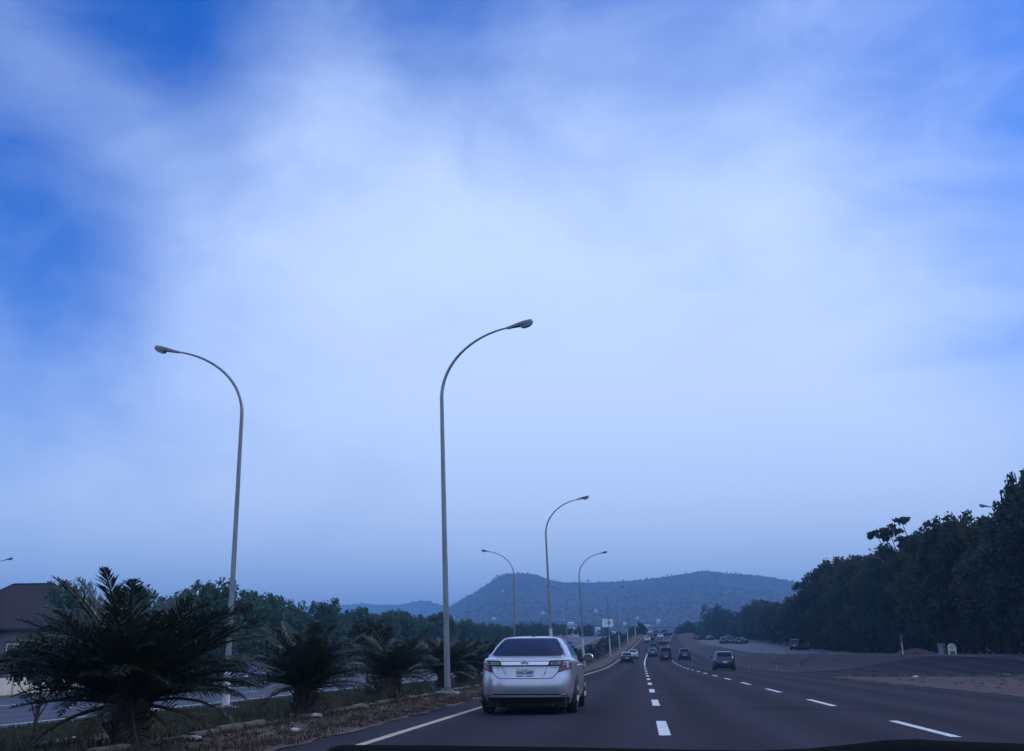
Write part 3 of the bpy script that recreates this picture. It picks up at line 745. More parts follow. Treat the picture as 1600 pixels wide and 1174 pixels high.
def lamps():
    A = lamp_proto(2.28, 0, 1, LAMP_H, .030)
    g1 = 'street lamps along the right-hand edge of the median'
    A.location = (-6.05, 34.4, .02); tag(A, 'tallest street lamp, on the kerb beside the silver car, arm curving right', 'street lamp', g1)
    A2 = lamp_proto(2.28, 3.0, 1, LAMP_H, .036)
    A2.location = (-6.05, 75.5, .02); tag(A2, 'street lamp rising behind the silver car roof, arm curving right', 'street lamp', g1)
    for y, l in ((117, 'street lamp just right of the silver car, above its door mirror, arm curving right'),
                 (197, 'faint street lamp in front of the white billboard, arm curving right'),
                 (238, 'faint far street lamp just right of the white billboard'), (280, 'very faint far street lamp beyond the billboard lamp'), (322, 'most distant faint street lamp near the crest on the median')):
        c = copy_tree(A2); c.location = (-6.05+cc(y), y, zc(y)+.02); c['label'] = l
    B = lamp_proto(2.5, 1.15, -1, LAMP_H+.15, -.004)
    g2 = 'street lamps on the median with arms over the opposite carriageway'
    B.location = (-13.3, 34.7, gz(-13.3, 34.7)); tag(B, 'tall street lamp behind the nearest palm, arm curving left', 'street lamp', g2)
    for y, X, l in ((110, -12.6, 'street lamp in front of the hill peak, arm curving left'), (181, -12.4, 'faint distant street lamp above the silver car, arm curving left'),
                 (255, -12.6, 'most distant faint street lamp with its arm to the left')):
        c = copy_tree(B); c.location = (X+cc(y), y, gz(X, y, True)); c['label'] = l
    # lamps of the service roads
    Cc = copy_tree(B); Cc.location = (30.4, 89, gz(30, 89)+.1); tag(Cc, 'street lamp at the right picture edge, its head against the dark trees', 'street lamp', 'street lamps of the right-hand service road')
    for y, l in ((135, 'street lamp whose head shows pale against the middle of the right-hand trees'), (330, 'faint street lamp near the far end of the right-hand trees, the nearer of two'), (372, 'faint street lamp near the far end of the right-hand trees, the farther of two')):
        c = copy_tree(Cc); X = 30.3; c.location = (X+cc(y), y, gz(X, y, True)+.1); c['label'] = l
    for o in list(C.objects):
        if o.name.startswith('street_lamp') and o.get('group', '').startswith('street lamps of the right'): o.scale = (1, 1, .935)
    D = copy_tree(A); D.location = (-66.7, 105, LOW); tag(D, 'street lamp cut off by the left picture edge above the brown roof', 'street lamp', 'street lamps of the far left service road')
    D = copy_tree(A); D.location = (-61.6, 156, zc(156)+LOW); D['label'] = 'distant street lamp whose arm shows beside the pole behind the palm'; D['group'] = 'street lamps of the far left service road'
lamps()

# ------------------------------------------------------------------ cars
class Car:
    """body built from stacked plan contours; rear at y=0, nose at y=L, x right"""
    def __init__(s, L=4.8, W=1.82, H=1.47, lower=None, T=None, gh=None, roof_b=.03, n=5.2):
        s.L, s.W, s.H, s.n = L, W, H, n
        s.lower, s.T, s.gh = lower, T, gh      # lower: (z, halfwidth, rear inset, front inset)
        s.z0 = lower[0][0]; s.z1 = lower[-1][0]
    def _low(s, z):
        lw = s.lower
        if z <= lw[0][0]: return lw[0][1:]
        for a, b in zip(lw, lw[1:]):
            if z <= b[0]:
                t = (z-a[0])/(b[0]-a[0]); return tuple(lerp(a[i], b[i], t) for i in (1, 2, 3))
        return lw[-1][1:]
    def rear_y(s, x, z):
        w, r, f = s._low(z); Ly = (s.L-r-f)/2; yc = (s.L-f+r)/2; q = min(.9999, abs(x)/w)
        return yc-Ly*(1-q**s.n)**(1/s.n)
    def side_x(s, y, z):
        w, r, f = s._low(z); Ly = (s.L-r-f)/2; yc = (s.L-f+r)/2; q = min(.9999, abs(y-yc)/Ly)
        return w*(1-q**s.n)**(1/s.n)
    def ghp(s, t):
        for a, b in zip(s.gh, s.gh[1:]):
            if t <= b[0]:
                u = (t-a[0])/(b[0]-a[0]); return tuple(lerp(a[i], b[i], u) for i in (1, 2, 3, 4))
        return s.gh[-1][1:]
    def contour(s, w, yr, yf, n, N=44):
        out = []; yc = (yr+yf)/2; Ly = (yf-yr)/2
        for i in range(N):
            a = 2*math.pi*(i+.5)/N; c, q = math.cos(a), math.sin(a)
            out.append((w*math.copysign(abs(c)**(2/n), c), yc+Ly*math.copysign(abs(q)**(2/n), q)))
        return out
    def body(s, m, parent, N=44):
        V = []; Fc = []; rings = 0
        def ring(pts):
            nonlocal rings
            V.extend(pts)
            if rings:
                b = rings*N
                for i in range(N): Fc.append((b-N+i, b-N+(i+1) % N, b+(i+1) % N, b+i))
            rings += 1
        lv = []
        for a, b in zip(s.lower, s.lower[1:]):
            lv += [a[0], (a[0]+b[0])/2]
        lv.append(s.z1)
        for z in lv:
            w, r, f = s._low(z); t = (z-s.z0)/(s.z1-s.z0)
            ring([(x, y, s.z0+t*(s.T_(y)-s.z0)) for x, y in s.contour(w, r, s.L-f, s.n, N)])
        w, r, f = s._low(s.z1)
        for k, up in ((.985, .012), (.93, .030), (.8, .05), (.5, .065), (.15, .07)):
            yc = (r+s.L-f)/2
            ring([(x*k, yc+(y-yc)*(1-(1-k)*.75), s.T_(yc+(y-yc)*(1-(1-k)*.75))+up) for x, y in s.contour(w, r, s.L-f, s.n, N)])
        Fc.append(tuple((rings-1)*N+i for i in range(N))); Fc.append(tuple(range(N))[::-1])
        o = mesh_obj('body', V, Fc, m, parent, True); o.data.set_sharp_from_angle(angle=R(38))
        # greenhouse
        V = []; Fc = []; rings = 0
        for i in range(13):
            t = i/12; w, yr, yf, z = s.ghp(t); ring([(x, y, z) for x, y in s.contour(w, yr, yf, 6, N)])
        w, yr, yf, z = s.ghp(1)
        for k, up in ((.93, .012), (.7, .028), (.4, .038), (.1, .040)):
            yc = (yr+yf)/2; ring([(x*k, yc+(y-yc)*k, z+up) for x, y in s.contour(w, yr, yf, 6, N)])
        Fc.append(tuple((rings-1)*N+i for i in range(N)))
        mesh_obj('roof', V, Fc, m, parent, True).data.set_sharp_from_angle(angle=R(50))
        return o
    def T_(s, y): return interp(s.T, y)
    def gp(s, kind, u, t, off=.006):
        """point on the greenhouse: kind rear/front: u=x fraction; side: u = y fraction"""
        w, yr, yf, z = s.ghp(t); yc = (yr+yf)/2; Ly = (yf-yr)/2
        if kind in ('rear', 'front'):
            x = u*w; d = Ly*(1-min(.9999, abs(u))**6)**(1/6)
            return Vector((x, yc-d-off if kind == 'rear' else yc+d+off, z+off*.6))
        sgn = 1 if kind == 'right' else -1
        return Vector((sgn*(w*(1-min(.9999, abs(u))**6)**(1/6)+off), yc+u*Ly, z))
    def ghpatch(s, name, kind, us, ts, m, parent, off=.006, nu=10, nt=5, shear=0):
        V = []; Fc = []
        for j in range(nt+1):
            for i in range(nu+1):
                t = lerp(ts[0], ts[1], j/nt); a = us[0] if not isinstance(us[0], tuple) else lerp(us[0][0], us[0][1], j/nt); b = us[1] if not isinstance(us[1], tuple) else lerp(us[1][0], us[1][1], j/nt)
                V.append(s.gp(kind, lerp(a, b, i/nu), t, off))
        for j in range(nt):
            for i in range(nu):
                a = j*(nu+1)+i; q = (a, a+1, a+nu+2, a+nu+1)
                Fc.append(q if kind in ('rear', 'right') else q[::-1])
        return mesh_obj(name, V, Fc, m, parent, True)
    def rpatch(s, name, quad, m, parent, off=.008, nu=14, nv=5, tilt=0):
        """quad in (x,z): bl, br, tr, tl laid onto the rear face, with an edge going back into the body"""
        V = []; Fc = []
        bl, br, tr, tl = quad
        for j in range(nv+1):
            for i in range(nu+1):
                u, v = i/nu, j/nv
                x = lerp(lerp(bl[0], br[0], u), lerp(tl[0], tr[0], u), v); z = lerp(lerp(bl[1], br[1], u), lerp(tl[1], tr[1], u), v)
                q = min(1, abs(x)/s._low(z)[0]); V.append(Vector((x+math.copysign(off*q**6, x), s.rear_y(x, z)-off-tilt*(1-v), z)))
        for j in range(nv):
            for i in range(nu):
                a = j*(nu+1)+i; Fc.append((a, a+1, a+nu+2, a+nu+1))
        # rim
        loop = [i for i in range(nu+1)]+[j*(nu+1)+nu for j in range(1, nv+1)]+[nv*(nu+1)+i for i in range(nu-1, -1, -1)]+[j*(nu+1) for j in range(nv-1, 0, -1)]
        b = len(V); V += [V[i]+Vector((0, off+.006, 0)) for i in loop]; n = len(loop)
        for k in range(n): Fc.append((loop[(k+1) % n], loop[k], b+k, b+(k+1) % n))
        return mesh_obj(name, V, Fc, m, parent, False)
    def rline(s, pts, r, off=.002):
        P = []
        for (a, b), (c, d) in zip(pts, pts[1:]):
            for i in range(8): x, z = lerp(a, c, i/8), lerp(b, d, i/8); P.append((x+math.copysign(off*1.5*(min(1, abs(x)/s._low(z)[0]))**6, x), s.rear_y(x, z)-off, z))
        x, z = pts[-1]; P.append((x, s.rear_y(x, z)-off, z))
        return P
    def wheels(s, parent, yr, yf, r=.33, wd=.21, track=None, rimm=None):
        tr = track or (s.W/2-.02)
        proto = None
        for y in (yr, yf):
            for sg in (1, -1):
                mb = MB(); prof = [(r*.62, -wd/2), (r*.90, -wd/2), (r*.97, -wd/2+.03), (r, -wd/2+.06), (r, wd/2-.06), (r*.97, wd/2-.03), (r*.90, wd/2), (r*.62, wd/2)]
                mb.lathe(prof, 24, 'x')
                t = mb.build('wheel', M['rubber'], parent, autosmooth=40); t.location = (sg*(tr-wd/2), y, r)
                rb = MB().lathe([(r*.60, wd/2-.02), (r*.62, wd/2+.004), (r*.56, wd/2+.004), (r*.54, wd/2-.05)], 24, 'x')
                for k in range(5):
                    a = k*1.2566; rb.tube([(wd/2-.01, 0, 0), (wd/2-.004, r*.57*math.cos(a), r*.57*math.sin(a))], [.05, .03], 4)
                q = rb.build('rim', rimm or M['rim'], t)
                if sg < 0: t.rotation_euler = (0, 0, math.pi)
                # dark wheel-arch opening
                ab = MB(); V = []; n = 20
                zz = []
                for k in range(n+1):
                    a = math.pi*k/n; zz.append((y+(r+.055)*math.cos(a), max(s.z0, r+(r+.055)*math.sin(a))))
                V = [(sg*(s.side_x(yy, z)+.004), yy, z) for yy, z in zz]+[(sg*(s.side_x(y, r)+.004), y, s.z0)]
                V = V+[(sg*(s.side_x(yy, z)-.03), yy, z) for yy, z in zz]
                Fc = [(n+1, k+1, k) if sg > 0 else (n+1, k, k+1) for k in range(n)]+[(k, k+1, n+3+k, n+2+k) for k in range(n)]
                mesh_obj('wheel_arch', V, Fc, M['chassis'], parent)
    def underbody(s, parent):
        MB().box((0, s.L/2, s.z0+.0), (s.W*.80, s.L*.9, .12)).box((0, s.L*.52, .16), (s.W*.5, s.L*.6, .08)).build('underbody', M['chassis'], parent)
def text_mesh(name, body, size, m, parent, loc, rot=(math.pi/2, 0, 0), sx=1):
    cu = bpy.data.curves.new(name, 'FONT'); cu.body = body; cu.size = size; cu.align_x = 'CENTER'; cu.align_y = 'CENTER'; cu.extrude = .001; cu.offset = size*.022; cu.resolution_u = 2
    o = bpy.data.objects.new(name, cu); C.objects.link(o); dg = bpy.context.evaluated_depsgraph_get(); me = bpy.data.meshes.new_from_object(o.evaluated_get(dg))
    C.objects.unlink(o); bpy.data.objects.remove(o)
    me.materials.clear(); me.materials.append(m)
    q = lk(bpy.data.objects.new(name, me), parent); q.location = loc; q.rotation_euler = rot; q.scale = (sx, 1, 1); return q

def silver_sedan():
    low = [(.20, .83, .16, .22), (.30, .87, .07, .12), (.38, .893, .03, .05), (.52, .905, .0, .0), (.66, .91, .015, .0), (.76, .908, .045, .05), (.86, .90, .060, .22), (.93, .885, .058, .40), (.975, .868, .040, .52), (.998, .850, .030, .60)]
    T = [(0, .998), (.5, 1.03), (1.2, 1.035), (2.6, .985), (3.4, .955), (4.1, .90), (4.6, .82), (4.8, .76)]
    gh = [(0, .815, .40, 3.95, 1.00), (.15, .800, .52, 3.78, 1.085), (.5, .70, .86, 3.26, 1.27), (.8, .60, 1.15, 2.84, 1.40), (.92, .565, 1.27, 2.68, 1.437), (1, .535, 1.38, 2.56, 1.452)]
    k = Car(4.8, 1.82, 1.47, low, T, gh)
    e = empty('silver_car', (-2.31, 21.9, .012), 0, 'silver sedan close ahead in the left lane, seen from behind', 'car')
    body = k.body(M['silver'], e, 160)
    k.underbody(e)
    rw = k.ghpatch('rear_window', 'rear', ((-.86), (.86)), (.19, .93), M['glass'], e, .007, 16, 8)
    k.ghpatch('window_surround', 'rear', ((-.89), (.89)), (.16, .95), M['black'], e, .004, 16, 8)
    for sd in ('left', 'right'):
        k.ghpatch('side_window_trim', sd, ((-.55, -.36), (.80, .72)), (.17, .90), M['black'], e, .004, 16, 5)
        k.ghpatch('side_window', sd, ((-.50, -.34), (-.03, -.03)), (.20, .87), M['glass'], e, .008)
        k.ghpatch('side_window', sd, ((.01, .01), (.74, .66)), (.20, .87), M['glass'], e, .008)
    k.ghpatch('windscreen', 'front', (-.88, .88), (.12, .95), M['glass'], e, .006, 14, 6)
    # trunk lid: proud panel between the lamps, with a dark shut-line round it
    ln = MB()
    ln.tube(k.rline([(-.80, .985), (-.815, .86), (-.60, .782), (-.51, .69), (-.46, .672), (.46, .672), (.51, .69), (.60, .782), (.815, .86), (.80, .985)], 0, .001), .0075, 5)
    ln.tube(k.rline([(-.60, .782), (-.66, .905)], 0, .001), .007, 5); ln.tube(k.rline([(.60, .782), (.66, .905)], 0, .001), .007, 5)
    ln.build('shut_line', M['black'], e)
    ck = k.rpatch('chrome_strip', [(-.43, .922), (.43, .922), (.45, .982), (-.45, .982)], M['chrome'], e, .012, 20, 3, tilt=.035)
    k.rpatch('black_strip', [(-.66, .897), (.66, .897), (.66, .916), (-.66, .916)], M['black'], e, .012, 20, 1)
    # boot-lid spoiler lip
    V = []; Fc = []
    for i in range(25):
        x = lerp(-.76, .76, i/24); y = k.rear_y(x, .99); V += [(x, y-.012, .995), (x, y+.005, 1.022), (x, y+.12, 1.040)]
    for i in range(24): a = 3*i; Fc += [(a, a+3, a+4, a+1), (a+1, a+4, a+5, a+2)]
    mesh_obj('boot_lip', V, Fc, M['silver'], e, True)
    for s_ in (-1, 1):
        def q(pts): 
            P = [(s_*x, z) for x, z in pts]; return P if s_ > 0 else [P[1], P[0], P[3], P[2]]
        hl = k.rpatch('tail_light', q([(.60, .79), (.822, .855), (.815, 1.0), (.672, 1.0)]), M['black'], e, .006)
        k.rpatch('red_lens', q([(.612, .80), (.81, .864), (.808, .912), (.662, .912)]), M['red'], hl, .014)
        k.rpatch('upper_lens', q([(.672, .918), (.775, .918), (.772, .985), (.684, .985)]), M['lens'], hl, .013)
        k.rpatch('red_corner', q([(.778, .86), (.815, .87), (.812, .992), (.776, .992)]), M['red'], hl, .016)
        k.rpatch('light_tube', q([(.762, .87), (.780, .875), (.778, .985), (.760, .985)]), M['clear'], hl, .018, 2, 4)
        MB().tube(k.rline([(s_*x, z) for x, z in ((.60, .79), (.822, .852), (.832, .93), (.822, .998), (.70, 1.003), (.47, .995), (.43, .915), (.60, .905))], 0, .006), .009, 5).build('lamp_seal', M['black'], hl)
        ih = k.rpatch('inner_light', q([(.435, .918), (.665, .918), (.672, 1.0), (.475, .99)]), M['black'], e, .009)
        k.rpatch('clear_lens', q([(.455, .928), (.650, .928), (.655, .986), (.490, .98)]), M['clear'], ih, .018)
        for xx in (.52, .565, .61): k.rpatch('reflector', q([(xx-.008, .948), (xx+.014, .948), (xx+.016, .968), (xx-.006, .968)]), M['ink'], ih, .021, 2, 2)
        # bright crease beside the plate recess
        c = MB().tube([(s_*x, k.rear_y(x, z)-.0, z) for x, z in ((.42, .893), (.385, .81), (.345, .725))], [.006, .014, .004], 6); c.build('recess_crease', M['silver'], e, smooth=True)
        # badge script
        k.rpatch('badge_strip', [(s_*.54-.055, .862), (s_*.54+.055, .862), (s_*.54+.055, .874), (s_*.54-.055, .874)], M['midm'], e, .004, 4, 1)
        # rear reflector and bumper fold
        k.rpatch('bumper_reflector', q([(.66, .345), (.76, .352), (.76, .372), (.67, .366)]), M['red'], e, .010, 4, 2)
        # door mirror
        mi = MB(); my = 3.35
        V = []; Fc = []
        prof = [(.90, .04), (.96, .085), (1.04, .10), (1.10, .085), (1.125, .045)]
        for x, hh in prof:
            for a in range(8):
                an = a*math.pi/4; V.append((s_*x, my+.05+.075*math.cos(an)*(hh/.1), 1.045+hh*math.sin(an)))
        for i in range(4):
            for a in range(8): Fc.append((i*8+a, i*8+(a+1) % 8, (i+1)*8+(a+1) % 8, (i+1)*8+a))
        Fc += [tuple(range(8)), tuple(range(32, 40))]
        mm = mesh_obj('door_mirror', V, Fc, M['silver'], e, True)
        mi.tube([(s_*.80, my+.05, .99), (s_*.93, my+.05, 1.02)], .03, 6).build('mirror_arm', M['black'], mm)
        V = [(s_*(1.01+.105*math.cos(a)), my-.036, 1.045+.082*math.sin(a)) for a in [i*math.pi/8 for i in range(16)]]
        V += [(x, y+.05, z) for x, y, z in V]
        mesh_obj('mirror_glass', V, [tuple(range(16)) if s_ < 0 else tuple(range(16))[::-1]]+[(i, (i+1) % 16, 16+(i+1) % 16, 16+i) for i in range(16)], M['glassm'], mm)
        # door handles and door shut lines
        for yy in (1.62, 2.62):
            X = k.side_x(yy, .90); MB().tube([(s_*(X-.005), yy, .91), (s_*(X+.022), yy+.03, .913), (s_*(X+.022), yy+.19, .915), (s_*(X-.005), yy+.22, .914)], .012, 6).build('door_handle', M['chrome'], e, smooth=True)
        for yy in (1.48, 2.48, 3.55): dl = MB().tube([(s_*(k.side_x(yy, z)+.0005), yy+(.0 if yy > 2 else (z-.4)*.15), z) for z in (.34, .5, .65, .8, .93)], .005, 4); dl.build('door_gap', M['black'], e)
        MB().tube([(s_*.87, .30, .245), (s_*.87, .48, .225)], .02, 6).build('mud_flap', M['black'], e)
    # bumper details
    k.rpatch('lower_valance', [(-.845, .19), (.845, .19), (.87, .325), (-.87, .325)], M['black'], e, .009, 20, 5)
    k.rpatch('valance_slot', [(-.66, .365), (.66, .365), (.60, .388), (-.60, .388)], M['black'], e, .006, 20, 2)
    k.rpatch('bumper_lip', [(-.68, .327), (.68, .327), (.67, .345), (-.67, .345)], M['silver'], e, .013, 20, 2)
    MB().tube([(-.36, .2, .185), (.30, .2, .185), (.52, .18, .185)], [.010, .012, .010], 6).build('bumper_brace', M['rim'], e)
    x = MB(); x.tube([(-.50, .22, .21), (-.50, .05, .20)], [.03, .035], 10); x.build('exhaust', M['chassis'], e)
    MB().lathe([(.02, .13), (.17, .14), (.2, .19), (.2, .34), (.1, .36)], 14, 'z', (-.28, .45, 0)).build('silencer', M['chassis'], e)
    # plate, with the words and number on it
    y = k.rear_y(0, .78)-.016
    p = MB().box((0, y, .782), (.335, .008, .125)).build('number_plate', M['plate'], e)
    text_mesh('plate_number', 'SWR 768FF', .074, M['ink'], p, (0, y-.006, .775), sx=.86)
    text_mesh('plate_heading', 'LAGOS', .024, M['ink'], p, (0, y-.006, .829), sx=1.1)
    pb = MB().box((-.10, y-.004, .714), (.11, .012, .010)).box((.09, y-.004, .714), (.11, .012, .010)).build('plate_screws', M['black'], p)
    # emblem: three interlocking ovals
    cy = k.rear_y(0, .955)-.042; mb = MB()
    def oval(cx, cz, a, b): mb.tube([(cx+a*math.cos(t), cy, cz+b*math.sin(t)) for t in [2*math.pi*i/24 for i in range(25)]], .0055, 5, False)
    oval(0, .960, .066, .044); oval(0, .960, .022, .042); oval(0, .976, .046, .018)
    mb.build('emblem', M['chrome'], e, smooth=True)
    MB().lathe([(.0705, 0), (.0705, .01)], 20, 'y').build('emblem_backing', M['midm'], e).location = (0, cy+.012, .958)
    bpy.data.objects[-1] if False else None
    for o in e.children:
        if o.name.startswith('emblem_backing'): o.scale = (1, 1, .68)
    # roof antenna bump and high brake light
    mb = MB(); mb.lathe([(.035, 0), (.03, .03), (.01, .045)], 10).build('roof_antenna', M['black'], e, smooth=True).location = (.02, 1.62, 1.478)
    MB().box((0, 1.20, 1.385), (.16, .03, .018)).build('brake_light', M['red'], e)
    k.wheels(e, 1.02, 3.80, .335, .215, .90)
    e.scale = (1.075, 1.04, 1.03)
    return e
M['midm'] = mat('grey_badge', (.20, .20, .23), .4, .5, var=.2)
M['glassm'] = mat('mirror_glass', (.03, .035, .05), .1, 0, var=.2, spec=.6)
silver_sedan()

KINDS = {
 'sedan': dict(L=4.6, W=1.76, low=[(.22, .80, .12, .2), (.40, .86, .03, .05), (.60, .88, .0, .0), (.80, .87, .03, .1), (.95, .82, .05, .4)], T=[(0, .95), (1, .98), (2.6, .95), (4, .84), (4.6, .74)],
   gh=[(0, .80, .45, 3.8, .95), (.5, .70, .85, 3.2, 1.22), (.85, .60, 1.2, 2.7, 1.39), (1, .56, 1.35, 2.55, 1.42)], wy=(.95, 3.65), tz=(.68, .86), rw=(.15, .9)),
 'hatch': dict(L=4.0, W=1.74, low=[(.22, .80, .10, .2), (.40, .85, .02, .05), (.65, .87, .0, .0), (.85, .86, .05, .1), (.98, .82, .08, .4)], T=[(0, .98), (1, .98), (2.4, .95), (3.4, .86), (4.0, .74)],
   gh=[(0, .80, .06, 3.2, .96), (.5, .73, .22, 2.8, 1.24), (.85, .66, .42, 2.3, 1.44), (1, .61, .60, 2.1, 1.48)], wy=(.70, 3.15), tz=(.78, 1.02), rw=(.22, .88)),
 'suv': dict(L=4.5, W=1.84, low=[(.28, .84, .08, .2), (.48, .89, .0, .05), (.75, .91, .02, .0), (.95, .90, .05, .1), (1.08, .87, .08, .4)], T=[(0, 1.08), (1, 1.08), (2.7, 1.05), (3.8, .98), (4.5, .86)],
   gh=[(0, .85, .06, 3.5, 1.06), (.5, .79, .18, 3.0, 1.38), (.85, .71, .36, 2.6, 1.62), (1, .66, .5, 2.4, 1.66)], wy=(.8, 3.5), tz=(.85, 1.12), rw=(.2, .86)),
 'van': dict(L=4.7, W=1.80, low=[(.26, .84, .04, .15), (.45, .87, .0, .03), (.8, .89, .0, .0), (1.02, .89, .02, .1), (1.15, .88, .03, .2)], T=[(0, 1.15), (4.7, 1.12)],
   gh=[(0, .87, .03, 4.5, 1.14), (.5, .85, .07, 4.3, 1.5), (.85, .82, .14, 4.0, 1.86), (1, .76, .28, 3.8, 1.92)], wy=(.85, 3.7), tz=(.72, 1.05), rw=(.16, .88)),
}
def traffic(kind, paint, loc, label, group=None, roofpaint=None, rz=0, lights=True, name=None):
    K = KINDS[kind]; k = Car(K['L'], K['W'], 1.5, K['low'], K['T'], K['gh'], n=5)
    e = empty(name or {'suv': 'suv', 'van': 'van'}.get(kind, 'car'), loc, rz, label, {'van': 'van', 'suv': 'suv'}.get(kind, 'car'), group)
    k.body(M[paint], e); k.underbody(e)
    if roofpaint:
        for o in e.children:
            if o.name.startswith('roof'): o.data.materials[0] = M[roofpaint]
    k.ghpatch('rear_window', 'rear', (-.84, .84), K['rw'], M['glass'], e)
    k.ghpatch('windscreen', 'front', (-.86, .86), (.12, .93), M['glass'], e)
    for sd in ('left', 'right'):
        k.ghpatch('side_window', sd, ((-.72, -.62), (-.03, -.03)), (.18, .86), M['glass'], e, nu=6, nt=3); k.ghpatch('side_window', sd, ((.02, .02), (.72, .64)), (.18, .86), M['glass'], e, nu=6, nt=3)
    w = K['low'][-2][1]; a, b = K['tz']
    for s_ in (-1, 1):
        x0, x1 = (w-.22, w-.035) if kind == 'sedan' else (w-.15, w-.035)
        q = [(s_*x0, a), (s_*x1, a), (s_*x1, b), (s_*x0, b)]; q = q if s_ > 0 else [q[1], q[0], q[3], q[2]]
        k.rpatch('tail_light', q, M['red'], e, nu=3, nv=3)
        Y = K['gh'][0][2]+ (K['gh'][0][3]-K['gh'][0][2])*.80; zz = K['low'][-1][0]+.06
        mb = MB().box((s_*(w+.10), Y, zz), (.18, .10, .13), taper=.8); mb.tube([(s_*(w-.08), Y+.02, zz-.03), (s_*(w+.04), Y, zz-.02)], .02, 4); mb.build('door_mirror', M['black'], e)
        k2 = MB().box((s_*(w-.16), K['L']-.14, K['low'][-1][0]-.24), (.28, .2, .12), taper=.8); k2.build('headlight', M['clear'], e)
    pz = (a+b)/2-.06 if kind in ('sedan',) else a-.12
    MB().box((0, k.rear_y(0, pz)-.01, pz), (.34, .012, .12)).build('number_plate', M['plate'], e)
    z = K['low'][0][0]; k.rpatch('bumper', [(-.74, z+.02), (.74, z+.02), (.80, z+.17), (-.80, z+.17)], M['black'], e, .012, 10, 2)
    k.wheels(e, K['wy'][0], K['wy'][1], .31 if kind != 'suv' else .35, .19, K['W']/2-.01, M['rim'])
    return e
def on(x, y): return (x, y, gz(x, y)+.014)
traffic('hatch', 'p_navy', on(6.75, 92.5), 'dark blue hatchback in the right-hand lane, the nearest car ahead on the right')
traffic('sedan', 'p_ink_black', on(-1.95, 147), 'black sedan with a pale roof in the left lane just beyond the silver car', roofpaint='p_white')
traffic('sedan', 'p_white', on(-1.4, 176), 'white sedan partly hidden behind the black sedan with the pale roof')
traffic('van', 'p_darkgrey', on(3.5, 164), 'tall dark van in the middle of the road, left of the dark suv', name='van')
traffic('suv', 'p_darkgrey', on(6.4, 168), 'dark grey suv between the tall dark van and the dark blue hatchback')
traffic('sedan', 'p_teal', on(1.85, 190), 'teal sedan just left of the tall dark van')
traffic('suv', 'p_ink_black', on(2.4, 222), 'black suv directly behind the teal sedan, left of the van roof')
traffic('sedan', 'p_maroon', on(4.1, 268), 'dark maroon sedan above the roof of the tall van')
traffic('sedan', 'p_midgrey', on(6.0, 272), 'grey sedan right of the maroon sedan, beyond the van')
traffic('sedan', 'p_white', on(1.5, 285), 'white sedan alone in the left lane near the crest')
traffic('hatch', 'p_navy', on(2.6, 296), 'dark car partly behind the white sedan near the crest')
gcr = 'dark cars bunched at the crest of the road'
for x, y, kd, pt, l in [(4.4, 330, 'suv', 'p_darkgrey', 'dark suv at the left of the bunch of cars climbing to the crest'), (6.9, 338, 'suv', 'p_navy', 'navy suv in the middle of the bunch of cars climbing to the crest'), (5.2, 305, 'sedan', 'p_white', 'white-roofed car just below the dark bunch at the crest'), (9.0, 350, 'sedan', 'p_midgrey', 'grey car at the right of the bunch climbing to the crest'), (8.5, 385, 'suv', 'p_ink_black', 'farthest black suv on top of the crest'), (6.1, 392, 'hatch', 'p_midgrey', 'farthest grey hatchback on top of the crest'), (2.9, 375, 'sedan', 'p_white', 'white car at the far left edge of the crest')]:
    traffic(kd, pt, on(x, y), l, gcr)
# service road traffic on the right
traffic('suv', 'p_ink_black', on(23.5, 176), 'black suv alone on the service road below the dark trees', rz=-.5)
gs = 'cars standing on the service road'
for x, y, kd, pt, l, r_ in [(19.5, 268, 'hatch', 'p_navy', 'leftmost dark hatchback on the service road above the blue hatchback', 0), (21.5, 275, 'suv', 'p_darkgrey', 'grey suv just right of the leftmost hatchback on the service road', .3), (22.6, 262, 'hatch', 'p_darkgrey', 'dark hatchback in the middle of the service-road cars', -.2), (25.3, 268, 'sedan', 'p_teal', 'teal-grey sedan at the right of the service-road cars, side on', 1.2),
   (18.5, 375, 'sedan', 'p_navy', 'distant dark car on the service road by the far tree line, left one', 0), (22.0, 352, 'sedan', 'p_darkgrey', 'distant dark car on the service road by the far tree line, right one', .2)]:
    traffic(kd, pt, on(x, y), l, gs, rz=r_)
# opposite carriageway
e = traffic('sedan', 'p_blue', (-27.6, 78, LOW+.014), 'blue sedan on the opposite carriageway behind the left street lamp pole', rz=math.pi)
traffic('suv', 'p_white', (-16.0, 240, zc(240)+LOW+.014), 'white car on the opposite carriageway just right of the silver car roof', rz=math.pi)
traffic('suv', 'p_darkgrey', (-13.6-3.2, 265, zc(265)+LOW+.014), 'dark car on the opposite carriageway seen between the lamps right of the silver car', rz=math.pi)

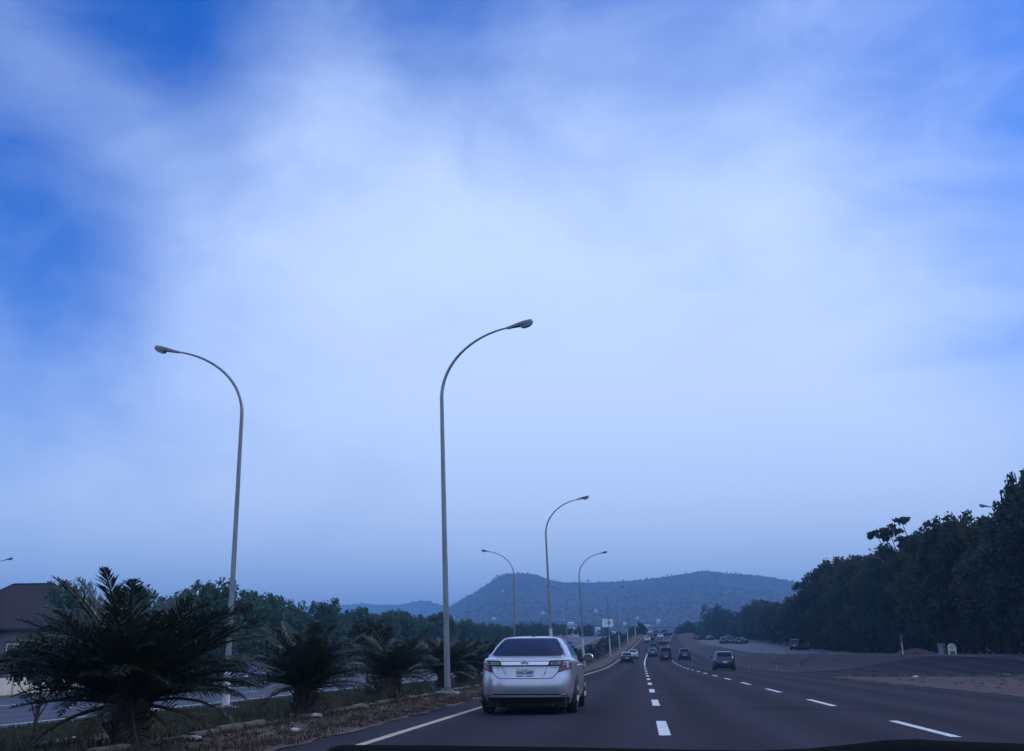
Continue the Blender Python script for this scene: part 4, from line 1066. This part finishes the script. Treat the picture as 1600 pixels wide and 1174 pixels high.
# ------------------------------------------------------------------ buildings, walls, signs
def hip_house():
    e = empty('house', (-63.1, 108, LOW), 0, 'single-storey house with a big brown hipped roof behind the nearest palm', 'house')
    def hip(cx, cy, w, d, z0, h, rl, name='roof', ov=.7):
        x0, x1, y0, y1 = cx-w/2-ov, cx+w/2+ov, cy-d/2-ov, cy+d/2+ov
        V = [(x0, y0, z0), (x1, y0, z0), (x1, y1, z0), (x0, y1, z0), (cx-rl/2, cy, z0+h), (cx+rl/2, cy, z0+h)]
        V += [(v[0], v[1], v[2]-.22) for v in V[:4]]
        F_ = [(0, 1, 5, 4), (1, 2, 5), (2, 3, 4, 5), (3, 0, 4), (6, 7, 1, 0), (7, 8, 2, 1), (8, 9, 3, 2), (9, 6, 0, 3), (9, 8, 7, 6)]
        r = mesh_obj(name, V, F_, M['roof'], e)
        cb = MB().tube([V[4], V[5]], .09, 6)
        for a, b in ((0, 4), (3, 4), (1, 5), (2, 5)): cb.tube([V[a], V[b]], .08, 6)
        cb.build('ridge_tiles', M['roof'], r)
    MB().box((0, 0, 2.4), (15, 11, 4.8)).build('wall', M['mauve'], e)
    hip(0, 0, 15, 11, 4.9, 4.7, 4.4)
    MB().box((-7.5, -2.5, 2.3), (8, 9, 4.6)).build('wing_wall', M['mauve'], e)
    hip(-6.0, -1.5, 12, 9, 4.75, 4.2, 6.0, 'wing_roof')
    for x in (-5, -1.5, 2, 5.3):
        w = MB().box((x, -5.53, 2.6), (1.5, .1, 1.5)).build('window', M['window'], e)
        f = MB().box((x, -5.6, 3.4), (1.7, .1, .1)).box((x, -5.6, 1.8), (1.7, .14, .1)).box((x-.8, -5.6, 2.6), (.1, .1, 1.5)).box((x+.8, -5.6, 2.6), (.1, .1, 1.5)).box((x, -5.6, 2.6), (.06, .08, 1.5)).build('window_frame', M['whitewall'], w)
    MB().box((7.55, 0, 2.6), (.1, 1.6, 1.5)).build('window', M['window'], e)
hip_house()
def boundary_wall():
    e = empty('boundary_wall', (-34.5, 60, LOW), 0, 'cream boundary wall with ironwork gate panels at the left picture edge', 'wall')
    for i in range(9):
        y = -22+i*4.0
        MB().box((0, y, .85), (.4, .4, 1.7)).box((0, y, 1.74), (.5, .5, .1)).build('pier', M['wall'], e)
        MB().box((0, y+2, .45), (.22, 3.6, .9)).build('wall_panel', M['wall'], e)
        g = MB()
        for k in range(12): g.tube([(0, y+.35+k*.3, .9), (0, y+.35+k*.3, 1.62)], .018, 4)
        for k in range(6):
            c = (0, y+.5+k*.6, 1.26); g.tube([(0, c[1]+.14*math.cos(a), c[2]+.14*math.sin(a)) for a in [i2*math.pi/5 for i2 in range(11)]], .014, 4, False)
        g.tube([(0, y+.2, 1.62), (0, y+3.8, 1.62)], .02, 4); g.tube([(0, y+.2, .98), (0, y+3.8, .98)], .02, 4)
        g.build('iron_railing', M['iron'], e)
boundary_wall()
def shed(name, loc, dims, roofm, label, group=None, wallm='whitewall', rh=1.2, cat='building', wins=3, rz=0):
    e = empty(name, loc, rz, label, cat, group); w, d, h = dims
    MB().box((0, 0, h/2), dims).build('wall', M[wallm], e)
    V = [(-w/2-.3, -d/2-.3, h), (w/2+.3, -d/2-.3, h), (w/2+.3, d/2+.3, h), (-w/2-.3, d/2+.3, h), (-w/2-.3, 0, h+rh), (w/2+.3, 0, h+rh)]
    V += [(v[0], v[1], v[2]-.12) for v in V[:4]]
    mesh_obj('roof', V, [(0, 1, 5, 4), (2, 3, 4, 5), (1, 2, 5), (3, 0, 4), (9, 8, 7, 6), (6, 7, 1, 0), (7, 8, 2, 1), (8, 9, 3, 2), (9, 6, 0, 3)], M[roofm], e)
    for i in range(wins):
        MB().box((lerp(-w/2, w/2, (i+.5)/wins), -d/2-.03, h*.55), (min(1.2, w/wins*.4), .06, h*.3)).build('window', M['window'], e)
    return e
shed('white_building', (-54.5, 418, 9.0), (4.2, 5, 2.0), 'whitewall', 'small white building among the trees left of the silver car roof', wins=1, rh=.6)
for q_, (bx, by) in enumerate([(-35, 404), (-32.5, 406), (-30, 403), (-27.6, 405), (-25.2, 404), (-22.8, 406), (-38, 405), (-20.5, 404)]):
    put_tree(BT[q_ % 3], 'bush', (bx, by, 8.9), q_, (1.5, 1.5, 1.15+.2*(q_ % 2)), '%s hazy bush from the left, before the long pale-roofed building' % ORD[q_], 'hazy bushes before the long building', 'bush')
shed('long_building', (-29, 430, 8.9), (9.5, 6, 2.6), 'palroof', 'long low building with a pale roof behind the trees above the silver car', wins=5, rh=1.0)
def billboard():
    y = 400; x = (951-1003)/1745.*y; z = 1.1+(1027-980)/1780.*y
    e = empty('billboard', (x, y, zc(y)), .35, 'white lit-looking billboard on thin posts left of the road in front of the hill', 'billboard'); z -= zc(y)
    MB().box((0, 0, z+1.5), (4.3, .25, 3.0)).build('board', M['board'], e)
    f = MB().box((0, -.05, z+3.06), (4.5, .36, .10)).box((0, -.05, z-.06), (4.5, .36, .10)).box((-2.2, -.05, z+1.5), (.09, .36, 3.0)).box((2.2, -.05, z+1.5), (.09, .36, 3.0)); f.build('frame', M['iron'], e)
    p = MB()
    for (a, b, w, h) in ((-.55, 1.2, .35, .5), (-.6, 2.1, .3, .6), (.65, 1.6, .55, 1.0), (1.05, 1.3, .3, .5), (.0, 1.35, .5, .15)): p.box((a, -.135, z+b), (w, .02, h))
    p.build('print', M['smudge'], e)
    for s_ in (-1, 1): MB().tube([(s_*1.5, 0, 0), (s_*1.5, 0, z)], .12, 8).build('post', M['galv'], e)
    # empty gantry farther back
    y = 385; x = (851-1003)/1745.*y; e = empty('empty_billboard_frame', (x, y, zc(y)), .3, 'empty dark billboard frame beside the lamp pole above the silver car', 'frame')
    h = 1.1+(1027-965)/1780.*y-zc(y)
    for s_ in (-1, 1): MB().tube([(s_*1.3, 0, 0), (s_*1.3, 0, h)], .10, 6).build('post', M['iron'], e)
    MB().tube([(-1.3, 0, h), (1.3, 0, h)], .10, 6).build('top_bar', M['iron'], e); MB().tube([(-1.3, 0, h-2.2), (1.3, 0, h-2.2)], .07, 6).build('lower_bar', M['iron'], e)
billboard()
def delineators():
    l = ['nearest white marker post, at the right lane edge below the red bank', 'white marker post on the red bank, left of the tallest one', 'tallest white marker post on top of the red bank', 'faint white marker post just right of the dark blue hatchback']
    for (px, yb, Y), t in zip([(1214, 1043, 96), (1197, 1034, 108), (1248, 1036, 98), (1170, 1040, 104)], l):
        x = xat(px, yb, Y); z = max(gz(x, Y), 1.1-(yb-1027)/1780.*Y)
        e = empty('marker_post', (x, Y, gz(x, Y)), 0, t, 'marker post', 'white marker posts by the red bank')
        MB().box((0, 0, .28), (.10, .07, .75), taper=.85).build('post', M['concrete'], e); MB().box((0, -.0, .52), (.105, .078, .08)).build('band', M['iron'], e)
delineators()
def right_side_things():
    # painted round-topped marker stone and a grey drum next to it
    Y = 88.; x = xat(1488, 1020, Y); z = gz(x, Y)
    e = empty('marker_stone', (x, Y, z), 0, 'white painted round-topped stone with dark marks and reddish foot, before the dark trees', 'stone')
    def arch(w, h, d, cy=0, z0=0):
        P = [(-w, z0), (w, z0)]+[(w*math.cos(a), h-w+w*math.sin(a)) for a in [i*math.pi/12 for i in range(13)]]
        n = len(P); V = [(px, cy-d/2, pz) for px, pz in P]+[(px, cy+d/2, pz) for px, pz in P]
        return V, [tuple(range(n)), tuple(range(n, 2*n))[::-1]]+[((i+1) % n, i, n+i, n+(i+1) % n) for i in range(n)]
    e.scale = (.88, .88, .88); V, F_ = arch(.33, .95, .25); mesh_obj('stone_body', V, F_, M['whitewall'], e)
    mb = MB(); mb.tube([(.20*math.cos(a), -.13, .64+.17*math.sin(a)) for a in [i*math.pi/10 for i in range(0, 11)]], .022, 5)
    mb.box((-.09, -.13, .60), (.07, .02, .07)).box((.09, -.13, .60), (.07, .02, .07)).box((0, -.13, .50), (.08, .02, .09)); mb.build('painted_marks', M['iron'], e)
    MB().box((0, -.13, .17), (.40, .02, .28)).build('red_panel', M['markred'], e)
    x2 = xat(1474, 1020, Y); e = empty('drum', (x2, Y+.3, z), 0, 'grey metal drum standing left of the white painted stone', 'drum')
    MB().lathe([(.29, 0), (.30, .02), (.29, .05), (.29, .27), (.305, .29), (.29, .31), (.29, .56), (.305, .58), (.29, .60), (.29, .84), (.30, .86), (.27, .86)], 20).build('drum_body', M['midm'], e, autosmooth=30)
    mb = MB(); mb.lathe([(.305, .83), (.32, .85), (.305, .87)], 20).build('rim', M['midm'], e)
    # earth mound
    V = []; Fc = []; n = 18; Y2 = 90.; xm = xat(1432, 1020, Y2)
    for j in range(7):
        for i in range(n):
            a = 6.283*i/n; r = 1.7*j/6; V.append((r*math.cos(a)*1.1, r*math.sin(a), .55*(1-(j/6)**1.3)+.07*noise.noise(Vector((r*math.cos(a)*2, r*math.sin(a)*2, 1)))-.03))
    for j in range(6):
        for i in range(n): Fc.append((j*n+i, (j+1)*n+i, (j+1)*n+(i+1) % n, j*n+(i+1) % n))
    o = mesh_obj('earth_mound', V, Fc, M['laterite'], None, True); o.location = (xm, Y2, gz(xm, Y2)); tag(o, 'low heap of earth between the blue sign post and the drum', 'mound')
    x = xat(1410, 1020, Y); e = empty('sign_post', (x, Y, gz(x, Y)), 0, 'narrow blue sign on a short pale post before the right-hand trees', 'sign')
    MB().tube([(.06, 0, 0), (0, 0, 1.0)], .05, 8).build('post', M['sleeve'], e); MB().box((0, -.06, 1.22), (.17, .03, .62)).build('sign_panel', M['signblue'], e)
    # thin pale kerb of the link road
    k = empty('link_road_kerb', (10.6, 61.7, 0), 0, 'low kerb along the near edge of the link road behind the red dirt patch', 'kerb')
    st = MB().box((0, 0, .05), (.95, .16, .18), taper=.92).build('kerbstone', M['kerb'], k); st.location = (0, 0, 0)
    for i in range(1, 30):
        o = inst(st, k); o.location = (i*1.0, 0, gz(10.6+i, 61.7)+rng.uniform(-.03, .02)); o.rotation_euler = (0, rng.uniform(-.03, .03), rng.uniform(-.03, .03))
right_side_things()
def town():
    rr = random.Random(21); g = 'small pale houses scattered at the foot of the hills'
    spots = []
    for i in range(16):
        Y = rr.uniform(780, 1350); X = az2x(rr.uniform(925, 1068), Y); spots.append((X, Y))
    for px, py in ((785, 923), (849, 960), (770, 968), (705, 965), (933, 957), (893, 978), (998, 968)):
        # on the higher slopes: march along the line of sight to the hillside
        for Y in range(800, 2390, 10):
            X = az2x(px, Y)
            if hill_z(X, Y) > py2z(py, Y): spots.append((X, float(Y))); break
    me = None
    spots.sort(key=lambda q: q[0]/q[1])
    for hi_, (X, Y) in enumerate(spots):
        s = rr.uniform(3.5, 7)
        e = empty('hill_house', (X, Y, hill_z(X, Y)-1), rr.uniform(-.4, .4), '%s tiny pale house from the left at the foot of the hazy hill' % ORD[hi_], 'house', g)
        MB().box((0, 0, 2), (s, s*.7, 4)).build('wall', M['whitewall'], e)
        h = 4; w, d = s/2+.4, s*.35+.4; V = [(-w, -d, h), (w, -d, h), (w, d, h), (-w, d, h), (-w*.6, 0, h+1.3), (w*.6, 0, h+1.3)]
        mesh_obj('roof', V, [(0, 1, 5, 4), (2, 3, 4, 5), (1, 2, 5), (3, 0, 4), (3, 2, 1, 0)], M[rr.choice(['palroof', 'dkroof', 'whitewall'])], e)
    # trees that stand out along the skyline
    pr = [make_tree('s', 500+i, 9, 4, .35, 260, .9, M['leaf'], 'round', 7) for i in range(2)]
    for si_, px in enumerate(sorted((776, 809, 825, 866, 878, 893, 918, 921, 935, 945, 973, 980, 1000, 1011, 1043, 1050, 1072, 1085, 1092, 1100, 1108, 1136, 1150, 1175, 1190, 1212, 1238, 758, 745, 730))):
        X = xat(px, 905, HY); s = rr.choice([.5, .7, .9, 1.0]); big = px in (918,)
        put_tree(pr[px % 2], 'ridge_tree', (X, HY-4, hill_z(X, HY)-1.2), rr.uniform(0, 6), (1.5 if big else 1.0)*s*.62, 'broad dark tree standing out widest on the hill skyline' if big else '%s small dark tree from the left along the hill skyline' % ORD[si_], None if big else 'trees along the hill skyline')
    # trees between the road crest and the hills
    for i in range(34):
        Y = rr.uniform(440, 760); X = az2x(rr.uniform(760, 1075), Y)
        if abs(X-cc(Y)) < 14: continue
        put_tree(MT[i % 3], 'broadleaf_tree', (X, Y, 8.9), rr.uniform(0, 6), rr.uniform(.4, .6), 'hazy tree in the scattered woodland beyond the crest of the road', 'hazy trees beyond the crest')
town()

# ------------------------------------------------------------------ dashboard of the car the picture is taken from
def dashboard():
    Y = .78
    def at(px, py):
        d = FWD+RIGHT*((px-800)/FPX)-UP*((py-587)/FPX); t = Y/d.y; return d.x*t, CAM_H+d.z*t
    prof = [(430, 1215), (505, 1186), (517, 1168), (535, 1164), (700, 1165), (900, 1168), (1050, 1171), (1180, 1173), (1260, 1170), (1330, 1163), (1380, 1157), (1430, 1155), (1480, 1158), (1540, 1160), (1620, 1163), (1750, 1172), (1900, 1200)]
    pts = [at(*p) for p in prof]; V = []; Fc = []
    rows = [(.0, 0, .0), (.02, -.004, 1), (-.01, -.012, 1), (-.10, -.028, 1), (-.30, -.05, 1), (-.42, -.10, 1), (-.45, -.22, 1)]
    V = []
    for dy, dz in ((.06, -.30), (.05, -.05), (.02, -.006), (0, 0), (-.02, -.003), (-.10, -.024), (-.28, -.055), (-.36, -.12), (-.38, -.30)):
        for x, z in pts: V.append((x, Y+dy, z+dz))
    n = len(pts)
    for j in range(8):
        for i in range(n-1): Fc.append((j*n+i, (j+1)*n+i, (j+1)*n+i+1, j*n+i+1))
    o = mesh_obj('dashboard', V, Fc, M['dash'], None, True); tag(o, 'black dashboard top of the car the picture is taken from, along the bottom edge', 'dashboard')
dashboard()

# ------------------------------------------------------------------ haze
def haze():
    m = bpy.data.materials.new('haze_air'); m.use_nodes = True; N = m.node_tree.nodes; N.clear()
    out = N.new('ShaderNodeOutputMaterial'); v = N.new('ShaderNodeVolumePrincipled')
    v.inputs['Color'].default_value = (.28, .57, 1.0, 1); v.inputs['Density'].default_value = .00044; v.inputs['Anisotropy'].default_value = .0
    m.node_tree.links.new(v.outputs[0], out.inputs['Volume'])
    o = MB().box((0, 2200, 106), (5600, 4700, 218)).build('haze', m); o['kind'] = 'stuff'; o['label'] = 'thin blue haze lying over the road and hills'
haze()
